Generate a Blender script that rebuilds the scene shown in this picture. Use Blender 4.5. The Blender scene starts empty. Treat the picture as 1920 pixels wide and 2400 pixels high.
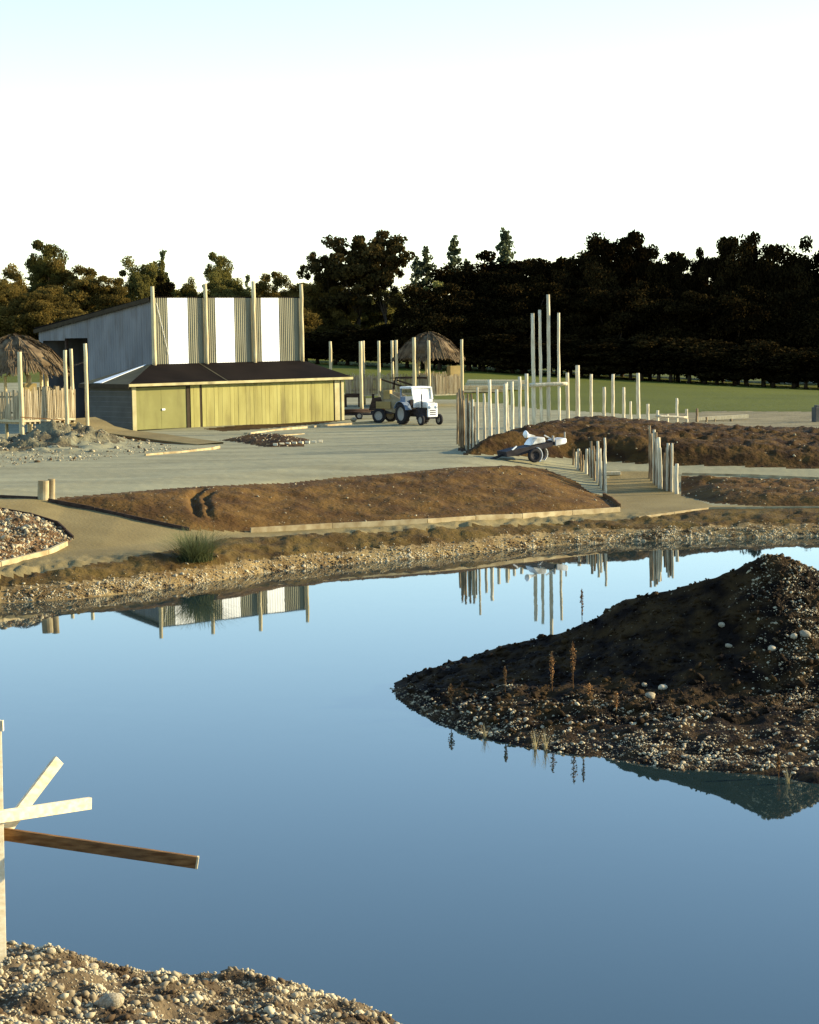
import bpy, math, random
import numpy as np
from mathutils import Vector, Matrix
random.seed(7); rng = np.random.default_rng(7)
S = bpy.context.scene; COL = S.collection

# ------------------------------------------------------------------ camera, sky, sun, exposure
F, CX, CY = 4500.0, 862.5, 1078.0
PITCH, ROLL = math.atan((1078.0-702.0)/F), 0.0157
EYE = Vector((0, 0, 7.4))
fw = Vector((0, math.cos(PITCH), -math.sin(PITCH)))
r0 = Vector((1, 0, 0)); u0 = Vector((0, math.sin(PITCH), math.cos(PITCH)))
UP = u0*math.cos(ROLL)+r0*math.sin(ROLL); RT = r0*math.cos(ROLL)-u0*math.sin(ROLL)
cd = bpy.data.cameras.new('camera'); cam = bpy.data.objects.new('camera', cd); COL.objects.link(cam)
cd.sensor_fit = 'VERTICAL'; cd.sensor_height = 24; cd.lens = 24*F/2156.25
cd.clip_start = 0.1; cd.clip_end = 6000
cam.matrix_world = Matrix(((RT.x, UP.x, -fw.x, EYE.x), (RT.y, UP.y, -fw.y, EYE.y), (RT.z, UP.z, -fw.z, EYE.z), (0, 0, 0, 1)))
S.camera = cam
SUN_AZ, SUN_EL = math.radians(80), math.radians(16.5)      # azimuth from +Y towards +X
w = bpy.data.worlds.new('World'); S.world = w; w.use_nodes = True
nt = w.node_tree; bg = nt.nodes['Background']
sky = nt.nodes.new('ShaderNodeTexSky'); sky.sky_type = 'NISHITA'; sky.sun_disc = False
sky.sun_elevation = SUN_EL; sky.sun_rotation = SUN_AZ; sky.altitude = 50
sky.air_density = 1.0; sky.dust_density = 0.1; sky.ozone_density = 2.2
nt.links.new(sky.outputs[0], bg.inputs[0]); bg.inputs[1].default_value = 0.15
sl = bpy.data.lights.new('sun', 'SUN'); sl.energy = 5.0; sl.angle = math.radians(0.5); sl.color = (1.0, 0.84, 0.55)
so = bpy.data.objects.new('sun', sl); COL.objects.link(so)
SUNV = Vector((math.sin(SUN_AZ)*math.cos(SUN_EL), math.cos(SUN_AZ)*math.cos(SUN_EL), math.sin(SUN_EL)))
so.rotation_euler = (-SUNV).to_track_quat('-Z', 'Y').to_euler()
S.view_settings.view_transform = 'Standard'; S.view_settings.look = 'None'
S.view_settings.exposure = 1.3; S.view_settings.gamma = 1.0; S.view_settings.use_curve_mapping = False

# ------------------------------------------------------------------ surveying helpers (photo bearing -> point in the place)
def ray(px, py): return (fw*F+RT*(px-CX)-UP*(py-CY)).normalized()
def at_z(px, py, z):
    d = ray(px, py); return EYE+d*((z-EYE.z)/d.z)
def at_d(px, py, D):
    d = ray(px, py); return EYE+d*(D/d.y)
def on_plane(px, py, org, n):
    d = ray(px, py); return EYE+d*((org-EYE).dot(n)/d.dot(n))

def hash2(ix, iy, s):
    v = np.sin(ix*127.1+iy*311.7+s*74.7)*43758.5453
    return v-np.floor(v)
def vnoise(x, y, s=0):
    ix, iy = np.floor(x), np.floor(y); fx, fy = x-ix, y-iy
    fx = fx*fx*(3-2*fx); fy = fy*fy*(3-2*fy)
    a, b = hash2(ix, iy, s), hash2(ix+1, iy, s); c, d = hash2(ix, iy+1, s), hash2(ix+1, iy+1, s)
    return (a+(b-a)*fx)*(1-fy)+(c+(d-c)*fx)*fy-0.5
def fbm(x, y, o=3, s=0):
    r = 0; a = 1.0
    for k in range(o):
        r = r+a*vnoise(x*2**k+k*17.3, y*2**k-k*9.1, s+k); a *= 0.5
    return r
def sstep(x, a, b):
    t = np.clip((x-a)/(b-a), 0, 1); return t*t*(3-2*t)
def inside(px, py, poly):
    r = np.zeros(px.shape, bool); n = len(poly)
    for i in range(n):
        x0, y0 = poly[i]; x1, y1 = poly[(i+1) % n]
        if y0 == y1: continue
        c = ((y0 > py) != (y1 > py)) & (px < (x1-x0)*(py-y0)/(y1-y0)+x0)
        r ^= c
    return r
def edgedist(px, py, poly):
    d = np.full(px.shape, 1e9); n = len(poly)
    for i in range(n):
        x0, y0 = poly[i]; x1, y1 = poly[(i+1) % n]
        dx, dy = x1-x0, y1-y0; L = dx*dx+dy*dy+1e-12
        t = np.clip(((px-x0)*dx+(py-y0)*dy)/L, 0, 1)
        d = np.minimum(d, np.hypot(px-x0-t*dx, py-y0-t*dy))
    return d

# ------------------------------------------------------------------ terrain heights
SHORE = [at_z(*p, 0) for p in [(-500, 1350), (-250, 1305), (0, 1272), (150, 1261), (260, 1249), (365, 1237), (450, 1224), (547, 1208), (640, 1197), (800, 1183), (1000, 1166),
         (1150, 1150), (1300, 1141), (1500, 1135), (1725, 1129), (1950, 1124)]]
SX = np.array([-200, -60]+[p.x for p in SHORE]+[60, 200]); SD = np.array([36, 42]+[p.y for p in SHORE]+[82, 90])
def h_base(x, y):
    x = np.asarray(x, float); y = np.asarray(y, float)
    u = y-np.interp(x, SX, SD)-0.35*fbm(x*0.5, y*0.1, 2, 5)
    z = np.interp(u, [-7, -0.4, 0, 0.5, 1.4, 3, 6, 14, 18], [-1.4, -0.12, 0.0, 0.30, 0.52, 0.74, 0.85, 2.0, 2.2])
    zr_ = np.interp(u, [-7, -0.4, 0, 0.5, 1.4, 4, 12, 15, 18, 22, 26], [-1.4, -0.12, 0.0, 0.28, 0.46, 0.64, 0.78, 1.30, 1.75, 2.1, 2.2])
    kx = sstep(x, 1.5, 8.5); z = z*(1-kx)+zr_*kx
    zf = np.interp(x, [-90, -22, 8, 45, 120], [5.4, 4.7, 3.2, 0.7, 0.8])
    b = sstep(y, 128, 238)
    return z*(1-b)+zf*b
def march(px, py, hf, d0=30, d1=400, n=1500):
    d = ray(px, py); D = np.geomspace(d0, d1, n)
    X, Y, Z = EYE.x+d.x/d.y*D, D, EYE.z+d.z/d.y*D
    g = hf(X, Y)-Z; k = int(np.argmax(g > 0))
    if k == 0: k = n-1
    t = g[k-1]/(g[k-1]-g[k]) if g[k] != g[k-1] else 0
    return Vector((X[k-1]+(X[k]-X[k-1])*t, Y[k-1]+(Y[k]-Y[k-1])*t, Z[k-1]+(Z[k]-Z[k-1])*t))
def poly(pts): return [tuple(march(p[0], p[1], h_base)[:2]) for p in pts]

BED = poly([(100, 1054), (135, 1046), (300, 1034), (500, 1021), (700, 1006), (850, 994), (960, 984), (1060, 983), (1150, 990), (1210, 1012), (1270, 1044), (1306, 1070),
            (1304, 1076), (1100, 1090), (900, 1101), (700, 1111), (530, 1120), (400, 1117), (300, 1096), (200, 1073)])
LBED = poly([(-160, 1060), (0, 1078), (60, 1088), (120, 1107), (153, 1136), (100, 1165), (0, 1190), (-160, 1215)])
RBED = poly([(1433, 1003), (1500, 1005), (1725, 1012), (1950, 1015), (1950, 1068), (1725, 1068), (1600, 1066), (1500, 1060), (1433, 1043)])
mf = [march(*p, h_base) for p in [(976, 958), (1100, 962), (1200, 964), (1400, 980), (1725, 988), (2000, 992)]]
LM = [(p.x, p.y) for p in mf]+[(mf[-1].x+1, mf[-1].y+16)]+[(p.x+1.8, p.y+15) for p in reversed(mf[1:-1])]+[(mf[0].x-0.1, mf[0].y+2.2), (mf[0].x-0.1, mf[0].y+5), (mf[0].x+0.6, mf[0].y+11)]
PATCH = poly([(462, 927), (520, 918), (600, 917), (655, 925), (640, 938), (560, 940)])
HEAP = at_d(130, 925, 104)
_g = [march(px, py, h_base) for px, py in [(428, 1112), (418, 1090), (406, 1066), (420, 1040), (424, 1025)]]; GUL_Y = np.array([p.y for p in _g]); GUL_X = np.array([p.x for p in _g])
def h(x, y):
    x = np.asarray(x, float); y = np.asarray(y, float)
    z = h_base(x, y)
    rough = fbm(x*1.3, y*1.3, 3, 1); fine = fbm(x*4.5, y*3.5, 3, 2)
    def bump(P, H, wd, r, f):
        m = inside(x, y, P)
        if not m.any(): return 0
        d = np.where(m, edgedist(x, y, P), 0)
        k = 1-np.exp(-(d/wd)**1.5)
        if not np.isscalar(H): H = np.asarray(H)
        return np.where(m, H*k+k*(rough*r+fine*f), 0)
    z = z+bump(BED, 0.22+0.2*np.exp(-((x-4.8)/1.6)**2), 0.9, 0.09, 0.06)+bump(LBED, 0.32, 0.6, 0.16, 0.08)+bump(RBED, 0.40, 0.9, 0.13, 0.09)+bump(LM, np.interp(x, [3, 9.4, 13, 18.6, 26], [1.0, 0.98, 0.62, 0.36, 0.3]), 1.05, 0.18, 0.13)+bump(PATCH, 0.16, 0.5, 0.14, 0.1)
    u = y-np.interp(x, SX, SD)
    bank = sstep(u, 0.1, 1.2)*(1-sstep(u, 3.0, 5.0))
    z = z+bank*(rough*0.10+fine*0.10)
    yard = sstep(u, 12, 16)*(1-sstep(y, 150, 200)); z = z+yard*(fine*0.015+fbm(x*0.25, y*0.25, 2, 9)*0.06)
    gy = np.interp(y, GUL_Y, GUL_X); inb = sstep(y, GUL_Y[0]+0.6, GUL_Y[0]+1.6)*(1-sstep(y, GUL_Y[-1]-2.0, GUL_Y[-1]))
    wig = 0.25*vnoise(x*0.3, y*1.3, 33)
    z = z-inb*(0.26*np.exp(-((x-gy-wig)/0.16)**2)+0.16*np.exp(-((x-gy-wig*1.6-0.45)/0.13)**2))
    # heap of gravel under the left hut
    g = np.exp(-(((x-HEAP.x)/2.6)**2+((y-HEAP.y)/5.0)**2)*1.1)
    z = z+g*(1.0+0.75*rough+0.35*fine)
    g2 = np.exp(-(((x-HEAP.x+4.2)/2.6)**2+((y-HEAP.y+6)/4.0)**2)*1.2)
    z = z+g2*(0.35+0.5*rough+0.3*fine)
    return z
def ground(px, py): return march(px, py, h)
def hz(x, y): return float(h(np.array([x]), np.array([y]))[0])

# ------------------------------------------------------------------ materials
def new_mat(name):
    m = bpy.data.materials.new(name); m.use_nodes = True
    return m, m.node_tree.nodes, m.node_tree.links, m.node_tree.nodes['Principled BSDF']
def mat(name, c0, c1=None, scale=3.0, rough=0.85, bump=0.0, bscale=None, stretch=(1, 1, 1), spots=None, metal=0.0, rnd=0.0, spec=0.07, mid=(0.35, 0.65), detail=6, grime=0):
    m, N, L, P = new_mat(name)
    P.inputs['Roughness'].default_value = rough; P.inputs['Metallic'].default_value = metal
    P.inputs['Specular IOR Level'].default_value = spec
    tc = N.new('ShaderNodeTexCoord'); mp = N.new('ShaderNodeMapping'); mp.inputs['Scale'].default_value = stretch
    L.new(tc.outputs['Object'], mp.inputs[0])
    nz = N.new('ShaderNodeTexNoise'); nz.inputs['Scale'].default_value = scale; nz.inputs['Detail'].default_value = detail
    L.new(mp.outputs[0], nz.inputs['Vector'])
    cr = N.new('ShaderNodeValToRGB'); cr.color_ramp.elements[0].position = mid[0]; cr.color_ramp.elements[1].position = mid[1]
    c1 = c1 or tuple(v*0.75 for v in c0)
    cr.color_ramp.elements[0].color = (*c1, 1); cr.color_ramp.elements[1].color = (*c0, 1)
    L.new(nz.outputs['Fac'], cr.inputs[0]); out = cr.outputs[0]
    if grime:
        n3 = N.new('ShaderNodeTexNoise'); n3.inputs['Scale'].default_value = 0.9; n3.inputs['Detail'].default_value = 8; m3 = N.new('ShaderNodeMapping'); m3.inputs['Scale'].default_value = (1.6, 1.6, 0.35)
        L.new(tc.outputs['Object'], m3.inputs[0]); L.new(m3.outputs[0], n3.inputs['Vector'])
        g3 = N.new('ShaderNodeMapRange'); g3.inputs[1].default_value = 0.52; g3.inputs[2].default_value = 0.75; g3.inputs[4].default_value = grime; L.new(n3.outputs['Fac'], g3.inputs[0])
        mg = N.new('ShaderNodeMixRGB'); L.new(g3.outputs[0], mg.inputs[0]); L.new(out, mg.inputs[1]); mg.inputs[2].default_value = (0.07, 0.05, 0.03, 1); out = mg.outputs[0]
    if spots:
        col, ssc, th = spots
        v = N.new('ShaderNodeTexVoronoi'); v.inputs['Scale'].default_value = ssc; L.new(mp.outputs[0], v.inputs['Vector'])
        r = N.new('ShaderNodeValToRGB'); r.color_ramp.elements[0].position = th; r.color_ramp.elements[1].position = th+0.05
        r.color_ramp.elements[0].color = (1, 1, 1, 1); r.color_ramp.elements[1].color = (0, 0, 0, 1)
        L.new(v.outputs['Distance'], r.inputs[0])
        mx = N.new('ShaderNodeMixRGB'); L.new(r.outputs[0], mx.inputs[0]); L.new(out, mx.inputs[1]); mx.inputs[2].default_value = (*col, 1); out = mx.outputs[0]
    if rnd:
        oi = N.new('ShaderNodeObjectInfo'); mr = N.new('ShaderNodeMapRange'); L.new(oi.outputs['Random'], mr.inputs[0])
        mr.inputs[3].default_value = 1-rnd; mr.inputs[4].default_value = 1+rnd
        hs = N.new('ShaderNodeHueSaturation'); L.new(mr.outputs[0], hs.inputs['Value']); L.new(out, hs.inputs['Color']); out = hs.outputs[0]
    L.new(out, P.inputs['Base Color'])
    if bump:
        n2 = N.new('ShaderNodeTexNoise'); n2.inputs['Scale'].default_value = bscale or scale*3; n2.inputs['Detail'].default_value = 5
        L.new(mp.outputs[0], n2.inputs['Vector'])
        b = N.new('ShaderNodeBump'); b.inputs['Strength'].default_value = 1.0; b.inputs['Distance'].default_value = bump
        L.new(n2.outputs['Fac'], b.inputs['Height']); L.new(b.outputs[0], P.inputs['Normal'])
    return m
def leafmat(name, cols, rnd=0.25, trans=0.15):
    m, N, L, P = new_mat(name)
    at = N.new('ShaderNodeAttribute'); at.attribute_name = 'tone'
    cr = N.new('ShaderNodeValToRGB'); e = cr.color_ramp.elements
    e[0].color = (*cols[0], 1); e[1].color = (*cols[-1], 1)
    for i, c in enumerate(cols[1:-1]):
        k = e.new((i+1)/(len(cols)-1)); k.color = (*c, 1)
    L.new(at.outputs['Fac'], cr.inputs[0])
    oi = N.new('ShaderNodeObjectInfo'); mr = N.new('ShaderNodeMapRange'); L.new(oi.outputs['Random'], mr.inputs[0]); mr.inputs[3].default_value = 1-rnd; mr.inputs[4].default_value = 1+rnd
    hs = N.new('ShaderNodeHueSaturation'); L.new(mr.outputs[0], hs.inputs['Value']); L.new(cr.outputs[0], hs.inputs['Color'])
    L.new(hs.outputs[0], P.inputs['Base Color']); P.inputs['Roughness'].default_value = 0.9; P.inputs['Specular IOR Level'].default_value = 0.0
    if trans:
        t = N.new('ShaderNodeBsdfTranslucent'); L.new(hs.outputs[0], t.inputs[0])
        mx = N.new('ShaderNodeMixShader'); mx.inputs[0].default_value = trans
        L.new(P.outputs[0], mx.inputs[1]); L.new(t.outputs[0], mx.inputs[2]); L.new(mx.outputs[0], N['Material Output'].inputs[0])
    return m
M = {}
M['yard'] = mat('yard_gravel', (0.28, 0.262, 0.155), (0.185, 0.170, 0.098), 0.45, bump=0.02, bscale=9, stretch=(0.35, 1.3, 1), spots=((0.36, 0.34, 0.22), 3.0, 0.06), mid=(0.3, 0.7))
M['path'] = mat('path_earth', (0.225, 0.175, 0.075), (0.165, 0.125, 0.052), 0.6, bump=0.015, bscale=10, mid=(0.3, 0.7))
M['soil'] = mat('bed_soil', (0.116, 0.064, 0.0155), (0.060, 0.030, 0.0075), 0.9, bump=0.06, bscale=6, spots=((0.24, 0.19, 0.10), 1.9, 0.03))
M['mound'] = mat('mound_soil', (0.074, 0.041, 0.0095), (0.026, 0.0125, 0.0035), 1.1, bump=0.10, bscale=4, spots=((0.22, 0.18, 0.10), 1.2, 0.02))
M['gravelbed'] = mat('gravel_bed', (0.17, 0.10, 0.045), (0.09, 0.05, 0.02), 1.4, bump=0.06, bscale=7, spots=((0.32, 0.27, 0.18), 3.5, 0.10))
M['bank'] = mat('bank_soil', (0.108, 0.070, 0.018), (0.050, 0.028, 0.007), 0.8, bump=0.05, bscale=7, spots=((0.28, 0.22, 0.12), 4.0, 0.04))
M['rimsoil'] = mat('shore_soil', (0.25, 0.18, 0.075), (0.12, 0.075, 0.028), 1.2, bump=0.04, bscale=9, spots=((0.42, 0.36, 0.23), 5.0, 0.12))
M['heap'] = mat('heap_gravel_soil', (0.19, 0.17, 0.095), (0.075, 0.062, 0.034), 0.9, bump=0.12, bscale=5)
M['grass'] = mat('field_grass', (0.098, 0.105, 0.012), (0.070, 0.078, 0.009), 0.08, bump=0.05, bscale=3, mid=(0.3, 0.7))
M['sand'] = mat('sandy_ground', (0.23, 0.19, 0.10), (0.15, 0.125, 0.065), 0.5, bump=0.04, bscale=5)
M['pondbed'] = mat('pond_bed', (0.12, 0.10, 0.06))
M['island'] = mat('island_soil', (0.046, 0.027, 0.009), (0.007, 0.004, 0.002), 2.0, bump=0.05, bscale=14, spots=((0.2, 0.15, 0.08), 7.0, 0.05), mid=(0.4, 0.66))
M['near'] = mat('near_bank_soil', (0.13, 0.095, 0.052), (0.05, 0.034, 0.018), 3.0, bump=0.02, bscale=30)
M['stone'] = mat('pale_stone', (0.48, 0.41, 0.27), (0.25, 0.20, 0.12), 6, rnd=0.3, bump=0.004, bscale=50)
M['gstone'] = mat('mixed_stone', (0.46, 0.39, 0.24), (0.075, 0.048, 0.024), 3.0, mid=(0.38, 0.62), detail=1)
M['pole'] = mat('peeled_pole', (0.66, 0.59, 0.41), (0.42, 0.35, 0.22), 5, bump=0.006, bscale=14, stretch=(3, 3, 0.35), rnd=0.15, grime=0.45)
M['barkpole'] = mat('bark_pole', (0.32, 0.24, 0.13), (0.09, 0.055, 0.03), 4, bump=0.01, bscale=10, stretch=(3, 3, 0.4), rnd=0.3)
M['post'] = mat('yellow_post', (0.56, 0.48, 0.28), (0.42, 0.34, 0.18), 4, stretch=(3, 3, 0.3), rnd=0.12, grime=0.4)
M['picket'] = mat('pale_picket', (0.40, 0.33, 0.20), (0.24, 0.18, 0.095), 3, stretch=(3, 3, 0.4), rnd=0.3)
M['timber'] = mat('sawn_timber', (0.55, 0.48, 0.31), (0.42, 0.35, 0.20), 4, bump=0.002, bscale=30, stretch=(6, 6, 0.6))
M['newtimber'] = mat('new_timber', (0.72, 0.64, 0.45), (0.58, 0.48, 0.29), 3, bump=0.002, bscale=40, stretch=(1, 8, 8), grime=0.3)
M['browntimber'] = mat('brown_timber', (0.22, 0.12, 0.045), (0.11, 0.052, 0.018), 4, bump=0.003, bscale=40, stretch=(1, 9, 9), grime=0.4)
M['darktimber'] = mat('dark_timber', (0.07, 0.045, 0.03), (0.035, 0.022, 0.015), 3, stretch=(1, 4, 4))
M['kerb'] = mat('edging_timber', (0.42, 0.35, 0.20), (0.27, 0.20, 0.10), 2.5, rnd=0.15)
M['board'] = mat('yellow_board', (0.335, 0.305, 0.105), (0.275, 0.245, 0.080), 2.0, stretch=(1, 1, 0.3), rnd=0.09, grime=0.55)
M['door'] = mat('olive_door', (0.225, 0.215, 0.078), (0.195, 0.185, 0.066), 1.2, grime=0.4)
M['fascia'] = mat('fascia_paint', (0.45, 0.40, 0.21), (0.34, 0.29, 0.14), 1.5, grime=0.5)
M['trimdark'] = mat('dark_trim', (0.05, 0.038, 0.022))
M['felt'] = mat('roof_felt', (0.013, 0.0095, 0.0075), (0.008, 0.006, 0.005), 0.6, rough=1.0, spec=0.03)
M['roofsheet'] = mat('roof_sheet', (0.11, 0.10, 0.055), (0.075, 0.065, 0.038), 0.8, rough=0.7)
M['metal'] = mat('grey_sheet', (0.25, 0.235, 0.155), (0.20, 0.19, 0.12), 1.5, rough=0.6, stretch=(2, 2, 0.2), grime=0.5)
M['bluemetal'] = mat('zinc_sheet', (0.20, 0.198, 0.192), (0.135, 0.135, 0.132), 0.5, rough=0.6, stretch=(1, 1, 0.6), grime=0.6)
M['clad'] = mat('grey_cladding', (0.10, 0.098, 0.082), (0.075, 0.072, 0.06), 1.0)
M['white'] = mat('white_sheet', (0.84, 0.86, 0.84), (0.78, 0.80, 0.78), 1.0, rough=0.45, grime=0.15)
M['whitepaint'] = mat('white_paint', (0.82, 0.83, 0.78), (0.45, 0.43, 0.36), 1.3, rough=0.5, mid=(0.30, 0.50), grime=0.5)
M['thatch'] = mat('thatch_straw', (0.17, 0.122, 0.065), (0.075, 0.050, 0.026), 2.5, bump=0.03, bscale=8, stretch=(1, 1, 0.6))
M['rubber'] = mat('black_rubber', (0.030, 0.028, 0.028), rough=0.8)
M['rim'] = mat('wheel_rim', (0.35, 0.32, 0.26))
M['iron'] = mat('dark_iron', (0.045, 0.04, 0.04), (0.025, 0.022, 0.022), 3, rough=0.6)
M['bluegrey_shade'] = mat('shaded_side_bluegrey', (0.20, 0.25, 0.32))  # blue-grey colour stands for the shadow side of the white tractor
M['glass'] = mat('cab_window', (0.30, 0.36, 0.42), rough=0.1, spec=0.5)
M['cream'] = mat('cream_paint', (0.34, 0.29, 0.18), (0.20, 0.16, 0.09), 2.5)
M['crate'] = mat('tan_crate', (0.34, 0.25, 0.10), (0.27, 0.195, 0.07), 2)
M['bark'] = mat('tree_bark', (0.085, 0.060, 0.038), (0.045, 0.032, 0.02), 2)
M['leaf_a'] = leafmat('autumn_leaves', [(0.070, 0.052, 0.015), (0.130, 0.094, 0.024), (0.185, 0.125, 0.031)], trans=0.4)
M['leaf_b'] = leafmat('green_leaves', [(0.062, 0.056, 0.016), (0.112, 0.097, 0.026), (0.155, 0.132, 0.034)], trans=0.4)
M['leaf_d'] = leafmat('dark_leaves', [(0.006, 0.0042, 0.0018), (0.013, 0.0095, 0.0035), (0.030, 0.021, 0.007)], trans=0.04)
M['leaf_o'] = leafmat('oak_leaves', [(0.020, 0.015, 0.006), (0.04, 0.03, 0.01), (0.07, 0.05, 0.016)], trans=0.15)
M['needle'] = leafmat('needles', [(0.06, 0.07, 0.035), (0.10, 0.115, 0.055), (0.14, 0.15, 0.075)], trans=0.4)
M['pale'] = leafmat('pale_leaves', [(0.07, 0.07, 0.022), (0.13, 0.12, 0.035), (0.20, 0.18, 0.05)])
M['shrub'] = leafmat('shrub_blades', [(0.06, 0.075, 0.03), (0.13, 0.15, 0.06), (0.22, 0.24, 0.11)], trans=0.3)
M['stalk'] = leafmat('dry_stalk', [(0.14, 0.075, 0.03), (0.22, 0.12, 0.05), (0.30, 0.18, 0.08)])
M['reed'] = leafmat('pale_reed', [(0.35, 0.28, 0.14), (0.45, 0.38, 0.2), (0.5, 0.42, 0.25)])
def water_mat():
    m, N, L, P = new_mat('pond_water')
    P.inputs['Base Color'].default_value = (0.013, 0.026, 0.025, 1); P.inputs['Roughness'].default_value = 0.015
    P.inputs['IOR'].default_value = 1.40; P.inputs['Specular Tint'].default_value = (0.62, 0.95, 1.0, 1)
    tc = N.new('ShaderNodeTexCoord'); mp = N.new('ShaderNodeMapping'); mp.inputs['Scale'].default_value = (1, 0.55, 1); L.new(tc.outputs['Object'], mp.inputs[0])
    n1 = N.new('ShaderNodeTexNoise'); n1.inputs['Scale'].default_value = 1.1; n1.inputs['Detail'].default_value = 3; L.new(mp.outputs[0], n1.inputs[0])
    m2 = N.new('ShaderNodeMapping'); m2.inputs['Scale'].default_value = (0.05, 0.16, 1); L.new(tc.outputs['Object'], m2.inputs[0])
    n2 = N.new('ShaderNodeTexNoise'); n2.inputs['Scale'].default_value = 1.0; n2.inputs['Detail'].default_value = 4; L.new(m2.outputs[0], n2.inputs[0])
    mr = N.new('ShaderNodeMapRange'); mr.inputs[1].default_value = 0.48; mr.inputs[2].default_value = 0.72; mr.inputs[3].default_value = 0.12; mr.inputs[4].default_value = 1.0; L.new(n2.outputs['Fac'], mr.inputs[0])
    b = N.new('ShaderNodeBump'); L.new(mr.outputs[0], b.inputs['Strength']); b.inputs['Distance'].default_value = 0.0022; L.new(n1.outputs['Fac'], b.inputs['Height']); L.new(b.outputs[0], P.inputs['Normal'])
    return m
M['water'] = water_mat()

# ------------------------------------------------------------------ mesh helpers
class MB:
    def __init__(s): s.v = []; s.f = []
    def add(s, vs, fs):
        o = len(s.v); s.v += [tuple(v) for v in vs]; s.f += [tuple(i+o for i in f) for f in fs]
    def box(s, c, size, rz=0, ax=None):
        c = Vector(c); sx, sy, sz = [k/2 for k in size]
        if ax is None: ax = (Vector((math.cos(rz), math.sin(rz), 0)), Vector((-math.sin(rz), math.cos(rz), 0)), Vector((0, 0, 1)))
        P = [c+ax[0]*(sx*i)+ax[1]*(sy*j)+ax[2]*(sz*k) for k in (-1, 1) for i, j in ((-1, -1), (1, -1), (1, 1), (-1, 1))]
        s.add(P, [(3, 2, 1, 0), (4, 5, 6, 7), (0, 1, 5, 4), (1, 2, 6, 5), (2, 3, 7, 6), (3, 0, 4, 7)]); return s
    def beam(s, a, b, wd, ht, side=None):
        a, b = Vector(a), Vector(b); d = (b-a); L = d.length; d.normalize()
        up = Vector((0, 0, 1))
        y = side.normalized() if side is not None else up.cross(d)
        if y.length < 1e-4: y = Vector((0, 1, 0))
        y = (y-d*y.dot(d)).normalized(); z = d.cross(y)
        return s.box((a+b)/2, (L, wd, ht), ax=(d, y, z))
    def tube(s, a, b, ra, rb=None, n=10, segs=1, wob=0.0, cap=True):
        a, b = Vector(a), Vector(b); rb = ra if rb is None else rb; d = (b-a).normalized()
        x = d.orthogonal().normalized(); y = d.cross(x); R = []
        for k in range(segs+1):
            t = k/segs; c = a.lerp(b, t); r = ra+(rb-ra)*t
            if wob and 0 < k: c = c+x*random.uniform(-wob, wob)+y*random.uniform(-wob, wob)
            rr = r*(1+(random.uniform(-.08, .08) if wob else 0))
            R += [c+(x*math.cos(2*math.pi*i/n)+y*math.sin(2*math.pi*i/n))*rr for i in range(n)]
        fs = [(k*n+i, k*n+(i+1) % n, (k+1)*n+(i+1) % n, (k+1)*n+i) for k in range(segs) for i in range(n)]
        if cap: fs += [tuple(range(n-1, -1, -1)), tuple(segs*n+i for i in range(n))]
        s.add(R, fs); return s
    def lathe(s, c, axis, prof, n=24):
        c = Vector(c); d = Vector(axis).normalized(); x = d.orthogonal().normalized(); y = d.cross(x); R = []
        for (r, t) in prof: R += [c+d*t+(x*math.cos(2*math.pi*i/n)+y*math.sin(2*math.pi*i/n))*r for i in range(n)]
        m = len(prof)
        s.add(R, [(k*n+i, k*n+(i+1) % n, (k+1)*n+(i+1) % n, (k+1)*n+i) for k in range(m-1) for i in range(n)]); return s
    def quad(s, *p): s.add(p, [tuple(range(len(p)))]); return s
    def prism(s, pts, ext):
        ext = Vector(ext); pts = [Vector(p) for p in pts]; n = len(pts)
        s.add(pts+[p+ext for p in pts], [tuple(range(n-1, -1, -1)), tuple(range(n, 2*n))]+[(i, (i+1) % n, n+(i+1) % n, n+i) for i in range(n)]); return s
    def build(s, name, m, parent=None, org=None, smooth=False, bevel=0):
        me = bpy.data.meshes.new(name); o = Vector(org) if org is not None else Vector()
        me.from_pydata([Vector(v)-o for v in s.v], [], s.f); me.materials.append(m)
        if smooth: me.polygons.foreach_set('use_smooth', [True]*len(me.polygons))
        me.update(); ob = bpy.data.objects.new(name, me); COL.objects.link(ob)
        if parent is not None: ob.parent = parent
        elif org is not None: ob.location = o
        if bevel:
            b = ob.modifiers.new('bevel', 'BEVEL'); b.width = bevel; b.segments = 2; b.limit_method = 'ANGLE'
        return ob
def np_mesh(name, V, Fq, m, parent=None, smooth=False, tone=None, loc=None):
    V = np.asarray(V, np.float32); Fq = np.asarray(Fq, np.int32); k = Fq.shape[1]
    me = bpy.data.meshes.new(name); me.vertices.add(len(V)); me.vertices.foreach_set('co', V.ravel())
    me.loops.add(Fq.size); me.loops.foreach_set('vertex_index', Fq.ravel())
    me.polygons.add(len(Fq)); me.polygons.foreach_set('loop_start', np.arange(0, Fq.size, k, dtype=np.int32))
    me.polygons.foreach_set('loop_total', np.full(len(Fq), k, np.int32))
    if smooth: me.polygons.foreach_set('use_smooth', np.ones(len(Fq), bool))
    if tone is not None:
        a = me.attributes.new('tone', 'FLOAT', 'POINT'); a.data.foreach_set('value', np.asarray(tone, np.float32))
    me.update(calc_edges=True); me.validate(); me.materials.append(m)
    if name is None: return me
    ob = bpy.data.objects.new(name, me); COL.objects.link(ob)
    if parent is not None: ob.parent = parent
    if loc is not None: ob.location = loc
    return ob
def tag(o, label, cat, group=None):
    o['label'] = label; o['category'] = cat
    if group: o['group'] = group
    return o
def thing(name, label, cat, loc=(0, 0, 0), rz=0, group=None):
    o = bpy.data.objects.new(name, None); COL.objects.link(o); o.location = loc; o.rotation_euler = (0, 0, rz); o.empty_display_size = 0.3
    return tag(o, label, cat, group)
def kind(o, k): o['kind'] = k; return o

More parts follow.
